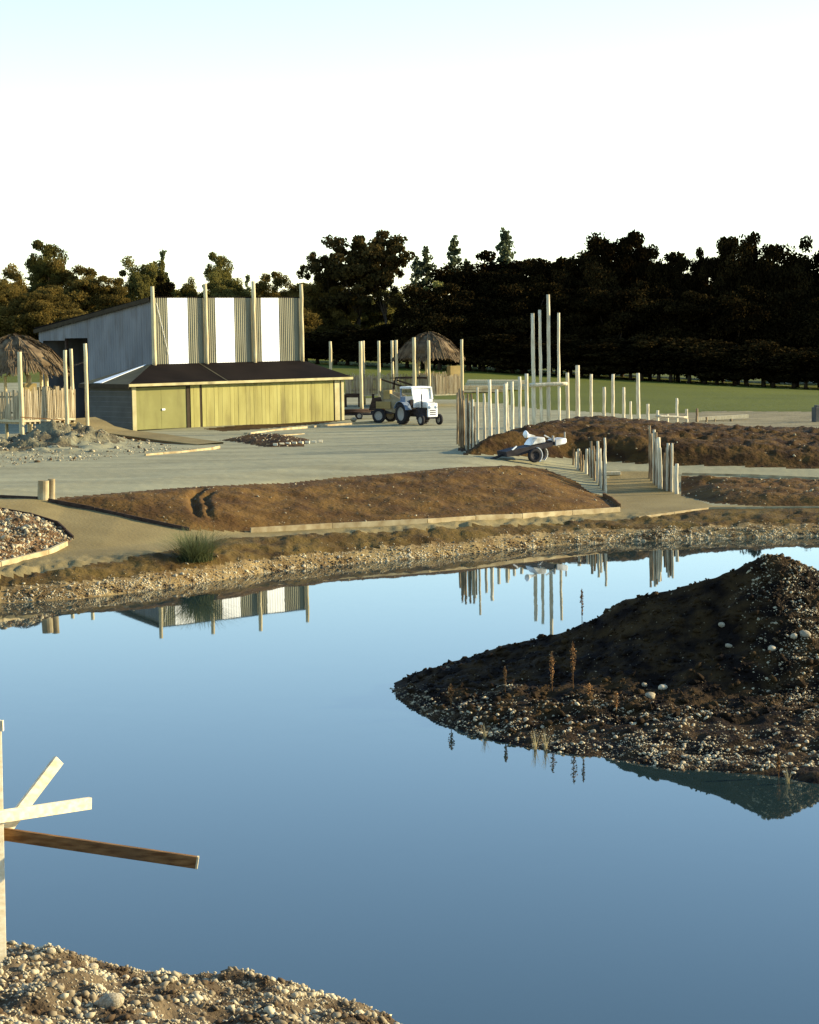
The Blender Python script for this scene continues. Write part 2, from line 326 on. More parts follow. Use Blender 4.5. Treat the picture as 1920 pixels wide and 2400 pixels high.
# ------------------------------------------------------------------ the land, split into its surfaces
def land():
    tf = np.arange(-0.236, 0.2361, 0.0012); out = 0.236+np.geomspace(0.01, 3.0, 26)
    T = np.concatenate([-out[::-1], tf, out])
    Y = np.concatenate([np.arange(31, 52, 1.5), np.arange(52, 100, 0.22), np.arange(100, 142, 0.6), np.arange(142, 262, 2.5), np.geomspace(262, 4000, 26)])
    TT, YY = np.meshgrid(T, Y); X = TT*YY; Z = h(X, YY)
    V = np.stack([X, YY, Z], -1).reshape(-1, 3); nx, ny = len(T), len(Y)
    I = np.arange(ny*nx).reshape(ny, nx)
    Q = np.stack([I[:-1, :-1], I[:-1, 1:], I[1:, 1:], I[1:, :-1]], -1).reshape(-1, 4)
    C = V[Q].mean(1); cx, cy = C[:, 0], C[:, 1]
    jx = cx+0.10*vnoise(cx*3, cy*3, 40); jy = cy+0.14*vnoise(cx*2, cy*2, 41)
    lowp = [march(*p, h_base) for p in [(-300, 1250), (0, 1212), (120, 1197), (260, 1177), (380, 1152), (480, 1130), (700, 1122), (900, 1111), (1100, 1101), (1310, 1092), (1353, 1089), (1493, 1070), (1725, 1067), (1950, 1066)]]
    ylow = np.interp(jx, [p.x for p in lowp], [p.y for p in lowp])
    PATH = poly([(-300, 1040), (0, 1047), (85, 1050), (200, 1060), (500, 1100), (900, 1085), (1295, 1062), (1275, 1040), (1283, 992), (1372, 992), (1437, 1042), (1500, 1064), (1725, 1064), (1950, 1064),
                 (1950, 1068), (1725, 1069), (1493, 1072), (1353, 1091), (1310, 1094), (1100, 1103), (900, 1113), (700, 1124), (480, 1132), (380, 1154), (260, 1179), (120, 1199), (0, 1214), (-300, 1252)])
    fp = [march(*p, h_base) for p in [(-400, 815), (640, 800), (760, 838), (860, 842), (960, 842), (1050, 850), (1150, 862), (1340, 872), (1500, 866), (1725, 866), (2100, 868)]]
    yf = np.interp(jx, [p.x for p in fp], [p.y for p in fp])
    u = cy-np.interp(cx, SX, SD)
    sand = poly([(1330, 905), (1400, 868), (1500, 862), (1600, 862), (1800, 862), (1800, 915), (1330, 915)])
    WSTRIP = poly([(428, 902), (560, 893), (706, 884), (735, 885), (640, 896), (540, 904), (470, 908)])
    reg = np.full(len(Q), 0)                                                   # 0 yard
    reg[inside(jx, jy, sand)] = 6
    reg[(cy > yf)] = 5
    reg[jy < ylow] = 2
    reg[inside(jx, jy, PATH)] = 1
    for k, P in ((3, BED), (4, LBED), (7, RBED), (8, LM), (10, PATCH), (10, WSTRIP)): reg[inside(cx, cy, P)] = k
    gh = np.exp(-(((cx-HEAP.x)/2.6)**2+((cy-HEAP.y)/5.0)**2)*1.1)+np.exp(-(((cx-HEAP.x+4.2)/2.6)**2+((cy-HEAP.y+6)/4.0)**2)*1.2)
    reg[(reg == 0) & (gh+0.25*vnoise(cx*1.5, cy, 44) > 0.30)] = 12
    reg[(reg == 2) & (u < 0.95+0.7*vnoise(cx*0.6, cy*0.1, 45))] = 11
    reg[u < -0.6] = 9
    names = {0: ('gravel_yard', 'yard'), 1: ('path', 'path'), 2: ('pond_bank', 'bank'), 3: ('soil_bed', 'soil'), 4: ('gravel_bed', 'gravelbed'), 5: ('grass_field', 'grass'), 6: ('sandy_ground', 'sand'),
             7: ('soil_bed', 'soil'), 8: ('earth_mound', 'mound'), 9: ('pond_bed', 'pondbed'), 10: ('soil_patch', 'mound'), 11: ('pond_shore', 'rimsoil'), 12: ('gravel_heap', 'heap')}
    for k, (nm, mm) in names.items():
        q = Q[reg == k]
        if not len(q): continue
        used, inv = np.unique(q, return_inverse=True)
        kind(np_mesh(nm, V[used], inv.reshape(-1, 4), M[mm], smooth=True), 'structure')
land()
# water
wm = MB().quad((-300, -60, 0), (300, -60, 0), (300, 130, 0), (-300, 130, 0)); kind(wm.build('water', M['water']), 'structure')

# near bank, where the photographer stands
NE = [(-30, 24), (-6, 20.6), (-4.2, 20.0), (-3.4, 20.1), (-2.3, 20.3), (-1.2, 20.4), (-0.6, 20.3), (0.1, 20.1), (0.8, 19.6), (2.5, 18.3), (6, 15.5), (30, 6)]
def h_near(x, y):
    x = np.asarray(x, float); y = np.asarray(y, float)
    e = np.interp(x, [p[0] for p in NE], [p[1] for p in NE])+0.20*vnoise(x*1.6, y*0.2, 61)
    v = e-y
    ce = np.interp(x, [-30, -4, -3.2, -2, -1, -0.3, 0.3, 1.0, 3, 6], [1.8, 1.62, 1.46, 1.20, 1.02, 0.86, 0.58, 0.40, 0.1, -0.1])
    z = np.where(v > 0, ce+v*(0.205+0.003*(4-np.clip(x, -4, 4)))*1.0, ce+v*1.1-0.15*v*v*0)
    z = np.maximum(z, -1.6)
    top = np.interp(y, [-40, -3, 2, 20], [5.9, 5.8, 5.5, 9]); z = np.minimum(z, top)
    m = sstep(v, -0.5, 0.3)
    return z+m*(fbm(x*1.8, y*1.8, 3, 62)*0.24+fbm(x*7, y*7, 2, 63)*0.06)
def near_bank():
    X = np.concatenate([np.linspace(-40, -5.1, 30), np.arange(-5, 3.5, 0.05), np.linspace(3.6, 40, 30)])
    Y = np.concatenate([np.linspace(-40, 14.8, 45), np.arange(15, 21.6, 0.05), np.linspace(21.8, 31, 18)])
    XX, YY = np.meshgrid(X, Y); Z = h_near(XX, YY)
    V = np.stack([XX, YY, Z], -1).reshape(-1, 3); I = np.arange(V.shape[0]).reshape(len(Y), len(X))
    Q = np.stack([I[:-1, :-1], I[:-1, 1:], I[1:, 1:], I[1:, :-1]], -1).reshape(-1, 4)
    kind(np_mesh('near_bank', V, Q, M['near'], smooth=True), 'structure')
near_bank()

# island mound and its beach
CR = [(825, 1445, 45.0), (870, 1415, 45), (960, 1390, 44.8), (1060, 1360, 44.6), (1180, 1334, 44.4), (1260, 1300, 44.2), (1320, 1262, 44.1), (1420, 1240, 44.0), (1500, 1215, 43.9), (1560, 1190, 43.8), (1610, 1166, 43.7), (1640, 1166, 43.6), (1690, 1188, 43.5), (1725, 1202, 43.4)]
crp = [at_d(*c) for c in CR]
CXs = np.array([-2.5]+[p.x for p in crp]+[10.5, 14, 18]); CZs = np.array([-0.6]+[p.z for p in crp]+[1.15, 0.3, -0.6]); CZs[1] = -0.02
FR = [at_z(*p, 0) for p in [(826, 1452), (835, 1470), (870, 1492), (920, 1520), (1000, 1546), (1100, 1571), (1250, 1592), (1350, 1607), (1420, 1621), (1500, 1622), (1620, 1633), (1725, 1647)]]
FX = np.array([-2.5]+[p.x for p in FR]+[11, 18]); FY = np.array([45.0]+[p.y for p in FR]+[35.5, 38])
def h_isl(x, y):
    x = np.asarray(x, float); y = np.asarray(y, float)
    yc = np.interp(x, [-0.5, 7, 18], [45.0, 43.7, 43.2]); zc = np.interp(x, CXs, CZs)
    yf = np.interp(x, FX, FY)+0.25*vnoise(x*1.7, y*0.3, 70)
    foot = yf+(yc-yf)*np.interp(x, [-0.5, 2, 7, 9], [0.62, 0.60, 0.63, 0.55])
    zb = np.minimum(0.42, zc*0.8)
    a = np.clip((y-yf)/np.maximum(foot-yf, 0.05), -3, 1); b = np.clip((y-foot)/np.maximum(yc-foot, 0.05), 0, 1)
    zfront = np.where(a < 0, a*0.35, np.minimum(zb, 0.02+zb*a**0.8))+np.where(a >= 1, (zc-zb)*(b*0.75+0.25*b*b), 0)
    zback = zc-(y-yc)*0.62
    z = np.where(y <= yc, zfront, zback)
    # spur running from the top towards the camera on the sunlit side
    land_ = sstep(z, -0.1, 0.25)
    n = fbm(x*1.5, y*1.5, 3, 71)*0.16+fbm(x*5, y*5, 3, 72)*0.08
    top = np.interp(b, [0, 0.85, 1.0], [1, 1, 0.35])*np.where(y > yc, 0.6, 1)
    return np.maximum(z+land_*n*top, -1.5)
def island():
    X = np.arange(-1.6, 17, 0.06); Y = np.arange(34, 50, 0.07); XX, YY = np.meshgrid(X, Y); Z = h_isl(XX, YY)
    V = np.stack([XX, YY, Z], -1).reshape(-1, 3); I = np.arange(V.shape[0]).reshape(len(Y), len(X))
    Q = np.stack([I[:-1, :-1], I[:-1, 1:], I[1:, 1:], I[1:, :-1]], -1).reshape(-1, 4)
    q = Q[V[Q][:, :, 2].max(1) > -0.5]; used, inv = np.unique(q, return_inverse=True)
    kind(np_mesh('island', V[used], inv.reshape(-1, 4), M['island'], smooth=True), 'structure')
island()

# ------------------------------------------------------------------ stones
def ico():
    t = (1+5**0.5)/2
    v = np.array([(-1, t, 0), (1, t, 0), (-1, -t, 0), (1, -t, 0), (0, -1, t), (0, 1, t), (0, -1, -t), (0, 1, -t), (t, 0, -1), (t, 0, 1), (-t, 0, -1), (-t, 0, 1)], float)
    v /= np.linalg.norm(v[0])
    f = np.array([(0, 11, 5), (0, 5, 1), (0, 1, 7), (0, 7, 10), (0, 10, 11), (1, 5, 9), (5, 11, 4), (11, 10, 2), (10, 7, 6), (7, 1, 8), (3, 9, 4), (3, 4, 2), (3, 2, 6), (3, 6, 8), (3, 8, 9), (4, 9, 5), (2, 4, 11), (6, 2, 10), (8, 6, 7), (9, 8, 1)])
    return v, f
IV, IF = ico()
def gravel(name, P, R, m, flat=0.65):
    n = len(P); V = IV[None]*(1+rng.uniform(-.22, .22, (n, 12, 1)))*np.stack([rng.uniform(.8, 1.3, n), rng.uniform(.7, 1.1, n), np.full(n, flat)*rng.uniform(.8, 1.2, n)], -1)[:, None]
    a = rng.uniform(0, 6.28, n); c, s = np.cos(a)[:, None], np.sin(a)[:, None]
    x, y = V[..., 0]*c-V[..., 1]*s, V[..., 0]*s+V[..., 1]*c
    tl = rng.normal(0, .35, (n, 1)); z = V[..., 2]+x*tl
    V = np.stack([x, y, z], -1)*R[:, None, None]+P[:, None]
    Fi = (IF[None]+np.arange(n)[:, None, None]*12).reshape(-1, 3)
    return kind(np_mesh(name, V.reshape(-1, 3), Fi, m, smooth=False), 'stuff')
def boulder_mesh(seed):
    import bmesh
    bm = bmesh.new(); bmesh.ops.create_icosphere(bm, subdivisions=2, radius=1)
    r = random.Random(seed); o = [Vector((r.gauss(0, 1), r.gauss(0, 1), r.gauss(0, 1))).normalized() for _ in range(7)]; k = [r.uniform(.68, .95) for _ in o]
    for v in bm.verts:
        for d, q in zip(o, k):
            t = v.co.dot(d)
            if t > q: v.co -= d*(t-q)
        v.co *= r.uniform(.97, 1.03); v.co.z *= 0.75
    me = bpy.data.meshes.new('stone'); bm.to_mesh(me); bm.free(); me.materials.append(M['stone'])
    me.polygons.foreach_set('use_smooth', [True]*len(me.polygons)); return me
BM = [boulder_mesh(i) for i in range(7)]
def stone(x, y, z, r, label, group=None, sq=None):
    o = bpy.data.objects.new('stone', random.choice(BM)); COL.objects.link(o); o.location = (x, y, z+r*0.25)
    s = sq or (random.uniform(.85, 1.25), random.uniform(.8, 1.1), random.uniform(.75, 1.1)); o.scale = [r*k for k in s]; o.rotation_euler = (random.uniform(-.3, .3), random.uniform(-.3, .3), random.uniform(0, 6.28))
    return tag(o, label, 'stone', group)
def pareto(n, lo, hi, a=2.2): return np.minimum(lo*(1-rng.random(n))**(-1/a), hi)
# near bank
n = 52000; x = rng.uniform(-4.8, 1.6, n); y = rng.uniform(13.0, 20.6, n); z = h_near(x, y)
k = (rng.random(n) < 0.72+0.9*vnoise(x*1.1, y*1.1, 80)) & (z > 0.02); x, y, z = x[k], y[k], z[k]
R = pareto(len(x), 0.008, 0.045, 2.2); gravel('bank_gravel', np.stack([x, y, z+R*0.2], -1), R, M['gstone'])
for i in range(60):
    a, b = random.uniform(-4.3, 0.3), random.uniform(16.5, 20.2)
    stone(a, b, float(h_near(a, b)), random.uniform(.022, .044), 'pale cobble among the gravel of the near bank, %s' % ('close to the foreground post' if a < -2.9 else 'between post and bank middle' if a < -1.7 else 'along the middle of the bank' if a < -.7 else 'near the right end of the bank'), 'cobbles on the near bank')
p = march(232, 2118, h_near, 12, 24); stone(p.x, p.y, p.z, 0.10, 'largest pale rounded stone on the near bank, casting a long shadow')
p = march(195, 2040, h_near, 12, 24); stone(p.x, p.y, p.z, 0.06, 'upright pale stone on the upper edge of the near bank')
# island
n = 98000; x = rng.uniform(-0.5, 14.5, n); y = rng.uniform(35.2, 46, n); z = h_isl(x, y)
yf = np.interp(x, FX, FY); yc = np.interp(x, [-0.5, 7, 18], [45.0, 43.7, 43.2]); t = (y-yf)/(yc-yf)
dens = np.interp(t, [-0.05, 0, 0.1, 0.42, 0.55, 1.05], [0, 0.6, 0.45, 0.22, 0.012, 0.012])+0.8*vnoise(x*1.2, y*1.2, 81)*(t < 0.6)
dens = np.where((x > 6.5) & (t > 0.3), np.interp(x, [6.5, 7.3, 8.3], [0.02, 0.45, 1.0])+np.interp(x, [6.5, 7.5], [0.05, 0.8])*vnoise(x*1.6, y*1.6, 82), dens)  # extra pale gravel here stands in for sunlight on the mound's right flank
k = (rng.random(n) < dens) & (z > -0.02); x, y, z, t = x[k], y[k], z[k], t[k]
R = pareto(len(x), 0.0095, 0.048, 2.2); gravel('gravel_and_flank_light', np.stack([x, y, z+R*0.12], -1), R, M['gstone'], 0.6)
n = 5400; x = rng.uniform(-0.4, 14.5, n); y = rng.uniform(38.5, 45.2, n); z = h_isl(x, y); k = (z > 0.1); x, y, z = x[k], y[k], z[k]
R = pareto(len(x), 0.025, 0.11, 2.2); gravel('soil_clods', np.stack([x, y, z+R*0.05], -1), R, M['island'])
for px, py, r, lb in [(1395, 1450, .10, 'roundest of the three pale boulders at the foot of the dark mound'), (1370, 1468, .11, 'tallest pale boulder of the three, standing in front of the other two'), (1357, 1444, .075, 'small flat pale boulder left of the other two at the foot of the mound'),
                      (1695, 1338, .115, 'large pale boulder high on the sunlit side of the mound'), (1672, 1342, .08, 'pale boulder just left of the largest one on the sunlit slope'), (1625, 1368, .095, 'pale boulder lower down on the sunlit slope of the mound'),
                      (1520, 1318, .08, 'stone on the shaded edge of the mound below its top'), (1535, 1362, .08, 'stone catching the light on the ridge of the mound')]:
    p = march(px, py, h_isl, 34, 60); stone(p.x, p.y, p.z, r, lb)
for i in range(70):
    px, py = random.uniform(950, 1715), 0; a = random.uniform(0, 1)
    p = march(px, np.interp(px, [950, 1200, 1700], [1480, 1510, 1500])+a*np.interp(px, [950, 1200, 1700], [45, 75, 135]), h_isl, 34, 60)
    stone(p.x, p.y, p.z, random.uniform(.032, .052), 'pale cobble on the gravel beach in front of the mound, %s' % ('towards the island tip' if px < 1130 else 'left of the three boulders' if px < 1330 else 'below the three boulders' if px < 1500 else 'near the right edge'), 'cobbles on the island beach')
# far shore
n = 15000; px_ = rng.uniform(-11.5, 15.5, n); uu = rng.gamma(1.5, 0.24, n)-0.12; py_ = np.interp(px_, SX, SD)+uu; z = h(px_, py_)
k = (z > -0.03) & (rng.random(n) < 0.75+0.9*vnoise(px_*0.8, py_*0.8, 83)); px_, py_, z = px_[k], py_[k], z[k]
R = pareto(len(px_), 0.013, 0.055, 2.6); gravel('shore_gravel', np.stack([px_, py_, z+R*0.25], -1), R, M['gstone'])
for i in range(50):
    a = random.uniform(-11, 15); b = float(np.interp(a, SX, SD))+random.uniform(0.05, .5)
    stone(a, b, hz(a, b), random.uniform(.04, .068), 'pale stone at the far waterline, %s' % ('left of the shrub' if a < -6.2 else 'between shrub and bank middle' if a < -.5 else 'in front of the long timber edging' if a < 6 else 'towards the right edge'), 'stones along the far shore')
# scattered pebbles on the beds and the small gravel bed
def scatter(Pg, n, lo, hi, name, ex=2.6):
    xs = [p[0] for p in Pg]; ys = [p[1] for p in Pg]; x = rng.uniform(max(min(xs), -26), min(max(xs), 26), n); y = rng.uniform(min(ys), max(ys), n)
    k = inside(x, y, Pg); x, y = x[k], y[k]; z = h(x, y); R = pareto(len(x), lo, hi, ex)
    gravel(name, np.stack([x, y, z+R*0.2], -1), R, M['gstone'])
scatter(BED, 1300, 0.014, 0.055, 'bed_pebbles'); scatter(LBED, 6000, 0.025, 0.12, 'bed_gravel'); scatter(LM, 450, 0.02, 0.08, 'mound_pebbles'); scatter(RBED, 300, 0.02, 0.07, 'bed_pebbles')
scatter(poly([(0, 985), (60, 975), (200, 970), (330, 950), (430, 948), (300, 930), (150, 900), (40, 915), (-40, 930)]), 3500, 0.025, 0.13, 'heap_gravel')
scatter(PATCH, 260, 0.025, 0.08, 'soil_clods')

# ------------------------------------------------------------------ shed with its yellow lean-to
C0 = at_z(280, 907, 2.2); E0 = at_z(706, 885.5, 2.2)
d = (E0-C0); WL = d.length; d.normalize(); n_ = Vector((d.y, -d.x, 0)); g = -n_      # d: along the front, g: away from the front
GZ = 2.2
def W(a, m, z): return C0+d*a+g*m+Vector((0, 0, z-C0.z))
def fa(px, py, m=0.0):
    p = on_plane(px, py, W(0, m, GZ), n_); return (p-W(0, m, GZ)).dot(d), p.z
AM = 4.0
A0 = fa(322, 700, AM)[0]; A1 = fa(634, 690, AM)[0]; ZT = 9.72; ZB = 5.78; GL = 12.4; ZR = 8.0
ax3 = (d, g, Vector((0, 0, 1)))
shed = thing('shed', 'tall grey corrugated shed with white sheets between posts behind the yellow lean-to', 'shed', W(A0, AM, GZ)); O = shed.location.copy()
def corr(a0, a1, m, z0, z1, pitch, amp, along, base):          # corrugated sheet
    nn = max(8, int((a1-a0)/pitch*8)); mb = MB(); vs = []
    for i in range(nn+1):
        a = a0+(a1-a0)*i/nn; k = amp*math.sin(a/pitch*2*math.pi)
        p = base+along*a; q = along.cross(Vector((0, 0, 1)))
        top = z1(a) if callable(z1) else z1
        vs += [Vector((p.x+q.x*k, p.y+q.y*k, z0)), Vector((p.x+q.x*k, p.y+q.y*k, top))]
    mb.add(vs, [(2*i, 2*i+2, 2*i+3, 2*i+1) for i in range(nn)]); return mb
baysA = [fa(p, 690, AM)[0] for p in (321, 431, 533, 632)]
whiteA = [(fa(354, 700, AM)[0], fa(396, 700, AM)[0]), (fa(455, 700, AM)[0], fa(494, 700, AM)[0]), (fa(551, 700, AM)[0], fa(588, 700, AM)[0])]
for b in range(3):
    for (s0, s1, mm, nm) in ((baysA[b], whiteA[b][0], 'metal', 'grey_sheet'), (whiteA[b][0], whiteA[b][1], 'white', 'white_sheet'), (whiteA[b][1], baysA[b+1], 'metal', 'grey_sheet')):
        ns = 1 if nm == 'white_sheet' else max(1, round((s1-s0)/0.8))
        for q in range(ns):
            e0, e1 = s0+(s1-s0)*q/ns, s0+(s1-s0)*(q+1)/ns
            corr(e0, e1, 0, 4.9, ZT-0.02*(q % 2), 0.15 if nm != 'white_sheet' else 0.2, 0.022 if nm != 'white_sheet' else 0.006, d, W(0, AM+0.006*(q % 2), 0)-Vector((0, 0, C0.z*0))).build(nm, M[mm], shed, O, smooth=True)
for i, px in enumerate((320, 430.5, 531.5, 632)):
    a = fa(px, 690, AM)[0]; zt = on_plane(px, (603, 598, 592, 598)[i], W(0, AM-0.15, 0), n_).z
    MB().tube(W(a, AM-0.17, 5.5), W(a, AM-0.17, zt), 0.13, 0.115, 12, 6, 0.012).build('post', M['post'], shed, O, smooth=True)
# a thin diagonal brace wire
MB().tube(W(baysA[0]+0.3, AM-0.06, 9.4), W(whiteA[0][0]-0.05, AM-0.06, 6.4), 0.015).build('brace_wire', M['whitepaint'], shed, O)
def roofz(m): return ZT-(ZT-ZR)*(m/GL)
OPS = 6.9; 
def gable_z(s): return roofz(s)-0.02
gb = W(A0, AM, 0)
for q in range(6):
    s0, s1 = OPS*q/6, OPS*(q+1)/6
    corr(s0+0.001, s1, 0, GZ-0.1, gable_z, 0.25, 0.012, g, gb+(-d)*(0.004*(q % 2))).build('wall_sheet', M['bluemetal'], shed, O, smooth=True)
for q in range(4):
    s0, s1 = OPS+(GL-0.45-OPS)*q/4, OPS+(GL-0.45-OPS)*(q+1)/4
    corr(s0, s1, 0, 7.55-(0.12 if q < 2 else 0.25), gable_z, 0.25, 0.012, g, gb+(-d)*(0.004*(q % 2))).build('wall_sheet', M['bluemetal'], shed, O, smooth=True)
corr(GL-0.45, GL, 0, GZ-0.1, gable_z, 0.25, 0.012, g, gb).build('wall_sheet', M['bluemetal'], shed, O, smooth=True)
mb = MB(); mb.box(W((A0+A1)/2, AM+GL, (GZ+ZR)/2-0.05), (A1-A0, 0.06, ZR-GZ-0.1), ax=ax3); mb.build('back_wall', M['bluemetal'], shed, O)
mb = MB(); mb.prism([W(A1-0.02, AM+0.03, GZ), W(A1-0.02, AM+GL-0.04, GZ), W(A1-0.02, AM+GL-0.04, ZR-0.06), W(A1-0.02, AM+0.03, ZT-0.06)], -d*0.05); mb.build('side_wall', M['bluemetal'], shed, O)
mb = MB(); mb.prism([W(A0-0.18, AM-0.02, ZT-0.01), W(A0-0.18, AM+GL+0.3, ZR-0.03), W(A0-0.18, AM+GL+0.3, ZR+0.12), W(A0-0.18, AM-0.02, ZT+0.05)], d*(A1-A0+0.3)); mb.build('roof', M['felt'], shed, O)
mb = MB().beam(W(A0-0.2, AM+0.05, ZT-0.10), W(A0-0.2, AM+GL+0.3, ZR-0.12), 0.03, 0.24); mb.build('barge_board', M['trimdark'], shed, O)
mb = MB()
for s in (OPS+0.05, 9.5): mb.box(W(A0+0.16, AM+s, 4.8), (0.16, 0.16, 5.3), ax=ax3)
mb.build('door_post', M['darktimber'], shed, O)

lean = thing('lean_to', 'low yellow boarded lean-to with olive garage door and dark felt roof', 'building', W(0, 0, GZ)); O = lean.location.copy()
ZE = 4.72; DEP = 4.25
def bd(a0, a1, z0, z1, nm, mm, out=0.0, th=0.04, bev=0): return MB().box(W((a0+a1)/2, -out+th/2, (z0+z1)/2), (a1-a0, th, z1-z0), ax=ax3).build(nm, M[mm], lean, O, bevel=bev)
a_d0, a_d1 = fa(287, 860)[0], fa(394, 860)[0]; a_p1 = fa(421, 860)[0]; a_w0 = fa(426, 860)[0]; a_w1 = WL-0.12
bd(0.0, a_d0, GZ-.1, ZE, 'corner_post', 'fascia', 0.03, 0.09)
half = (a_d0+a_d1)/2
dr = bd(a_d0+0.01, half-0.005, GZ+0.03, ZE-0.13, 'door', 'door', -0.05); bd(half+0.005, a_d1-0.01, GZ+0.03, ZE-0.13, 'door', 'door', -0.045)
hx = fa(345, 862)
hb = MB().box(W(hx[0], 0.02, hx[1]), (0.20, 0.05, 0.10), ax=ax3).build('door_handle', M['white'], dr); hb.data.transform(Matrix.Translation(-O))
bd(a_d0, a_d1, ZE-0.13, ZE, 'door_lintel', 'trimdark', -0.02, 0.1)
bd(a_d1, a_d1+0.26, GZ-.1, ZE, 'door_jamb', 'trimdark', -0.01, 0.1)
nb = 3
for i in range(nb): bd(a_d1+0.26+(a_p1-a_d1-0.26)*i/nb, a_d1+0.26+(a_p1-a_d1-0.26)*(i+1)/nb-0.008, GZ-.1, ZE-0.02, 'board', 'board', 0.02+0.006*(i % 2))
bd(a_p1, a_w0, GZ-.1, ZE, 'cover_strip', 'trimdark', 0.0)
NB = 34
for i in range(NB):
    e0, e1 = a_w0+(a_w1-a_w0)*i/NB, a_w0+(a_w1-a_w0)*(i+1)/NB
    bd(e0, e1-(0.022 if i % 4 == 3 else 0.010), GZ-.1, ZE-0.03, 'board', 'board', 0.02+0.009*(i % 2)+random.uniform(0, .005))
bd(a_w0, a_w1, GZ-.12, ZE-0.015, 'wall_backing', 'trimdark', -0.03, 0.03)
bd(a_w1, a_w1+0.10, GZ-.1, ZE, 'cover_strip', 'trimdark', 0.0)
bd(a_w1+0.10, a_w1+0.55, GZ-.1, ZE, 'corner_post', 'fascia', 0.04, 0.06)
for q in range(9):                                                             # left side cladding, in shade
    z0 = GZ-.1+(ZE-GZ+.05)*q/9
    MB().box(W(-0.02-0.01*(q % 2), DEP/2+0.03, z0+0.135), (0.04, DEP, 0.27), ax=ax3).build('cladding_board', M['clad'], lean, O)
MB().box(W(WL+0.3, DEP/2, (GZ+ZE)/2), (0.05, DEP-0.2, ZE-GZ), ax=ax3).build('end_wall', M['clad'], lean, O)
ov = 0.38; RL, RR = -0.45, WL+1.15
zr = ZB
P1, P2 = W(RL, -ov, ZE+0.05), W(RR, -ov, ZE+0.05); P3, P4 = W(A1+0.15, AM-0.04, zr), W(A0-0.2, AM-0.04, zr); P5 = W(RL, DEP+0.4, ZE+0.05); P6 = W(A0-0.35, DEP+0.4, zr-0.05); P7 = W(RR, AM, zr-0.35)
mb = MB(); e = Vector((0, 0, 0.05))
mb.prism([P1, P2, P7, P3, P4], e); mb.build('roof', M['felt'], lean, O)
mb = MB(); mb.prism([P1+Vector((0, 0, .003)), P4+Vector((0, 0, .003)), P6, P5], e); mb.build('hip_roof', M['roofsheet'], lean, O)
def onhip(u, v):                                                               # along eave (front to back), up the slope
    return (P1.lerp(P5, u)).lerp(P4.lerp(P6, u), v)+Vector((0, 0, 0.075))
MB().prism([onhip(.55, .02), onhip(.72, .02), onhip(.62, .97), onhip(.42, .97)], (0, 0, 0.02)).build('translucent_sheet', M['white'], lean, O)
mb = MB().beam(P1+Vector((0, 0, -.02)), P2+Vector((0, 0, -.02)), 0.04, 0.15); mb.build('fascia', M['fascia'], lean, O)
mb = MB().beam(P1+Vector((0, 0, -.07))-d*0.025, P5+Vector((0, 0, -.07))-d*0.025, 0.04, 0.24); mb.build('fascia', M['trimdark'], lean, O)
for t in (0.30,):
    a = P1.lerp(P2, 0.42)+Vector((0, 0, .055)); b = P4.lerp(P3, 0.30)+Vector((0, 0, .055)); MB().beam(a, b, 0.06, 0.03).build('roof_seam', M['roofsheet'], lean, O)
aa = fa(720, 850)[0]
for m in (0.0, 3.6): MB().box(W(aa, m, 3.45), (0.2, 0.2, 2.55), ax=ax3).build('carport_post', M['fascia'], lean, O)

# ------------------------------------------------------------------ poles
def pole(p, ztop, r, label, cat='pole', group=None, m='pole', name='pole', lean_=0.015, rt=None, wob=0.010):
    zb = hz(p.x, p.y)-0.15
    b = Vector((p.x, p.y, zb)); t = Vector((p.x+random.uniform(-lean_, lean_)*(ztop-zb), p.y+random.uniform(-lean_, lean_)*(ztop-zb), ztop))
    o = MB().tube(b, t, r, rt or r*0.85, 10, 7, wob).build(name, M[m], None, b, smooth=True)
    return tag(o, label, cat, group)
ordn = ['first', 'second', 'third', 'fourth', 'fifth', 'sixth', 'seventh', 'eighth', 'ninth', 'tenth', 'eleventh', 'twelfth', 'thirteenth', 'fourteenth', 'fifteenth', 'sixteenth', 'seventeenth']
def c4(x, y): return ((1040+x/4.3125)/1.1130, (660+y/4.3125)/1.1130)
def c5(x, y): return ((1400+x/3.3173)/1.1130, (820+y/3.3173)/1.1130)
G = 'palisade poles behind the mound'
# corner cluster close to the road, then the line running away
corner = [(140, 1120, 1640, 11), (160, 1095, 1660, 11), (178, 1078, 1675, 12), (187, 1180, 1683, 11), (196, 1100, 1690, 11), (205, 1200, 1692, 11), (214, 1150, 1690, 9), (230, 1180, 1696, 11), (248, 1132, 1700, 12), (267, 1220, 1700, 11), (286, 1132, 1702, 11), (301, 1190, 1706, 11), (315, 1260, 1712, 8), (345, 1068, 1722, 12)]
for i, (x, ty, by, wpx) in enumerate(corner):
    px, py = c4(x, ty); bx, by_ = c4(x, by); p = march(bx, by_, h_base); z = at_d(px, py, p.y).z
    pole(p, z, wpx/2/4.3125/1.113*p.y/F*2.2, 'pole of the dense dark corner of the palisade, %s from its left end' % ordn[i], 'pole', 'corner poles of the palisade', 'barkpole' if i < 7 or i in (8, 10, 12) else 'pole')
line = [(410, 1130, 22, 98), (475, 990, 26, 100), (545, 1090, 26, 102), (625, 1030, 28, 104.5), (652, 1015, 15, 106), (695, 1010, 26, 107.5), (770, 960, 26, 110), (845, 930, 28, 113)]
for i, (x, ty, wpx, D) in enumerate(line):
    px, py = c4(x, ty); p = at_d(px, 900, D); z = at_d(px, py, D).z
    pole(p, z, wpx/2/4.3125/1.113*D/F*1.5, '%s palisade pole to the left of the four tall poles' % ordn[len(line)-1-i], 'pole', G)
tall = [(893, 320, 38, 'thick tall pole, leftmost of the four tall ones'), (968, 285, 30, 'second of the four tall poles, just above its left neighbour'), (1045, 130, 36, 'tallest pole of all, reaching high against the dark wood'), (1148, 315, 28, 'rightmost of the four tall poles, set apart by a wider gap')]
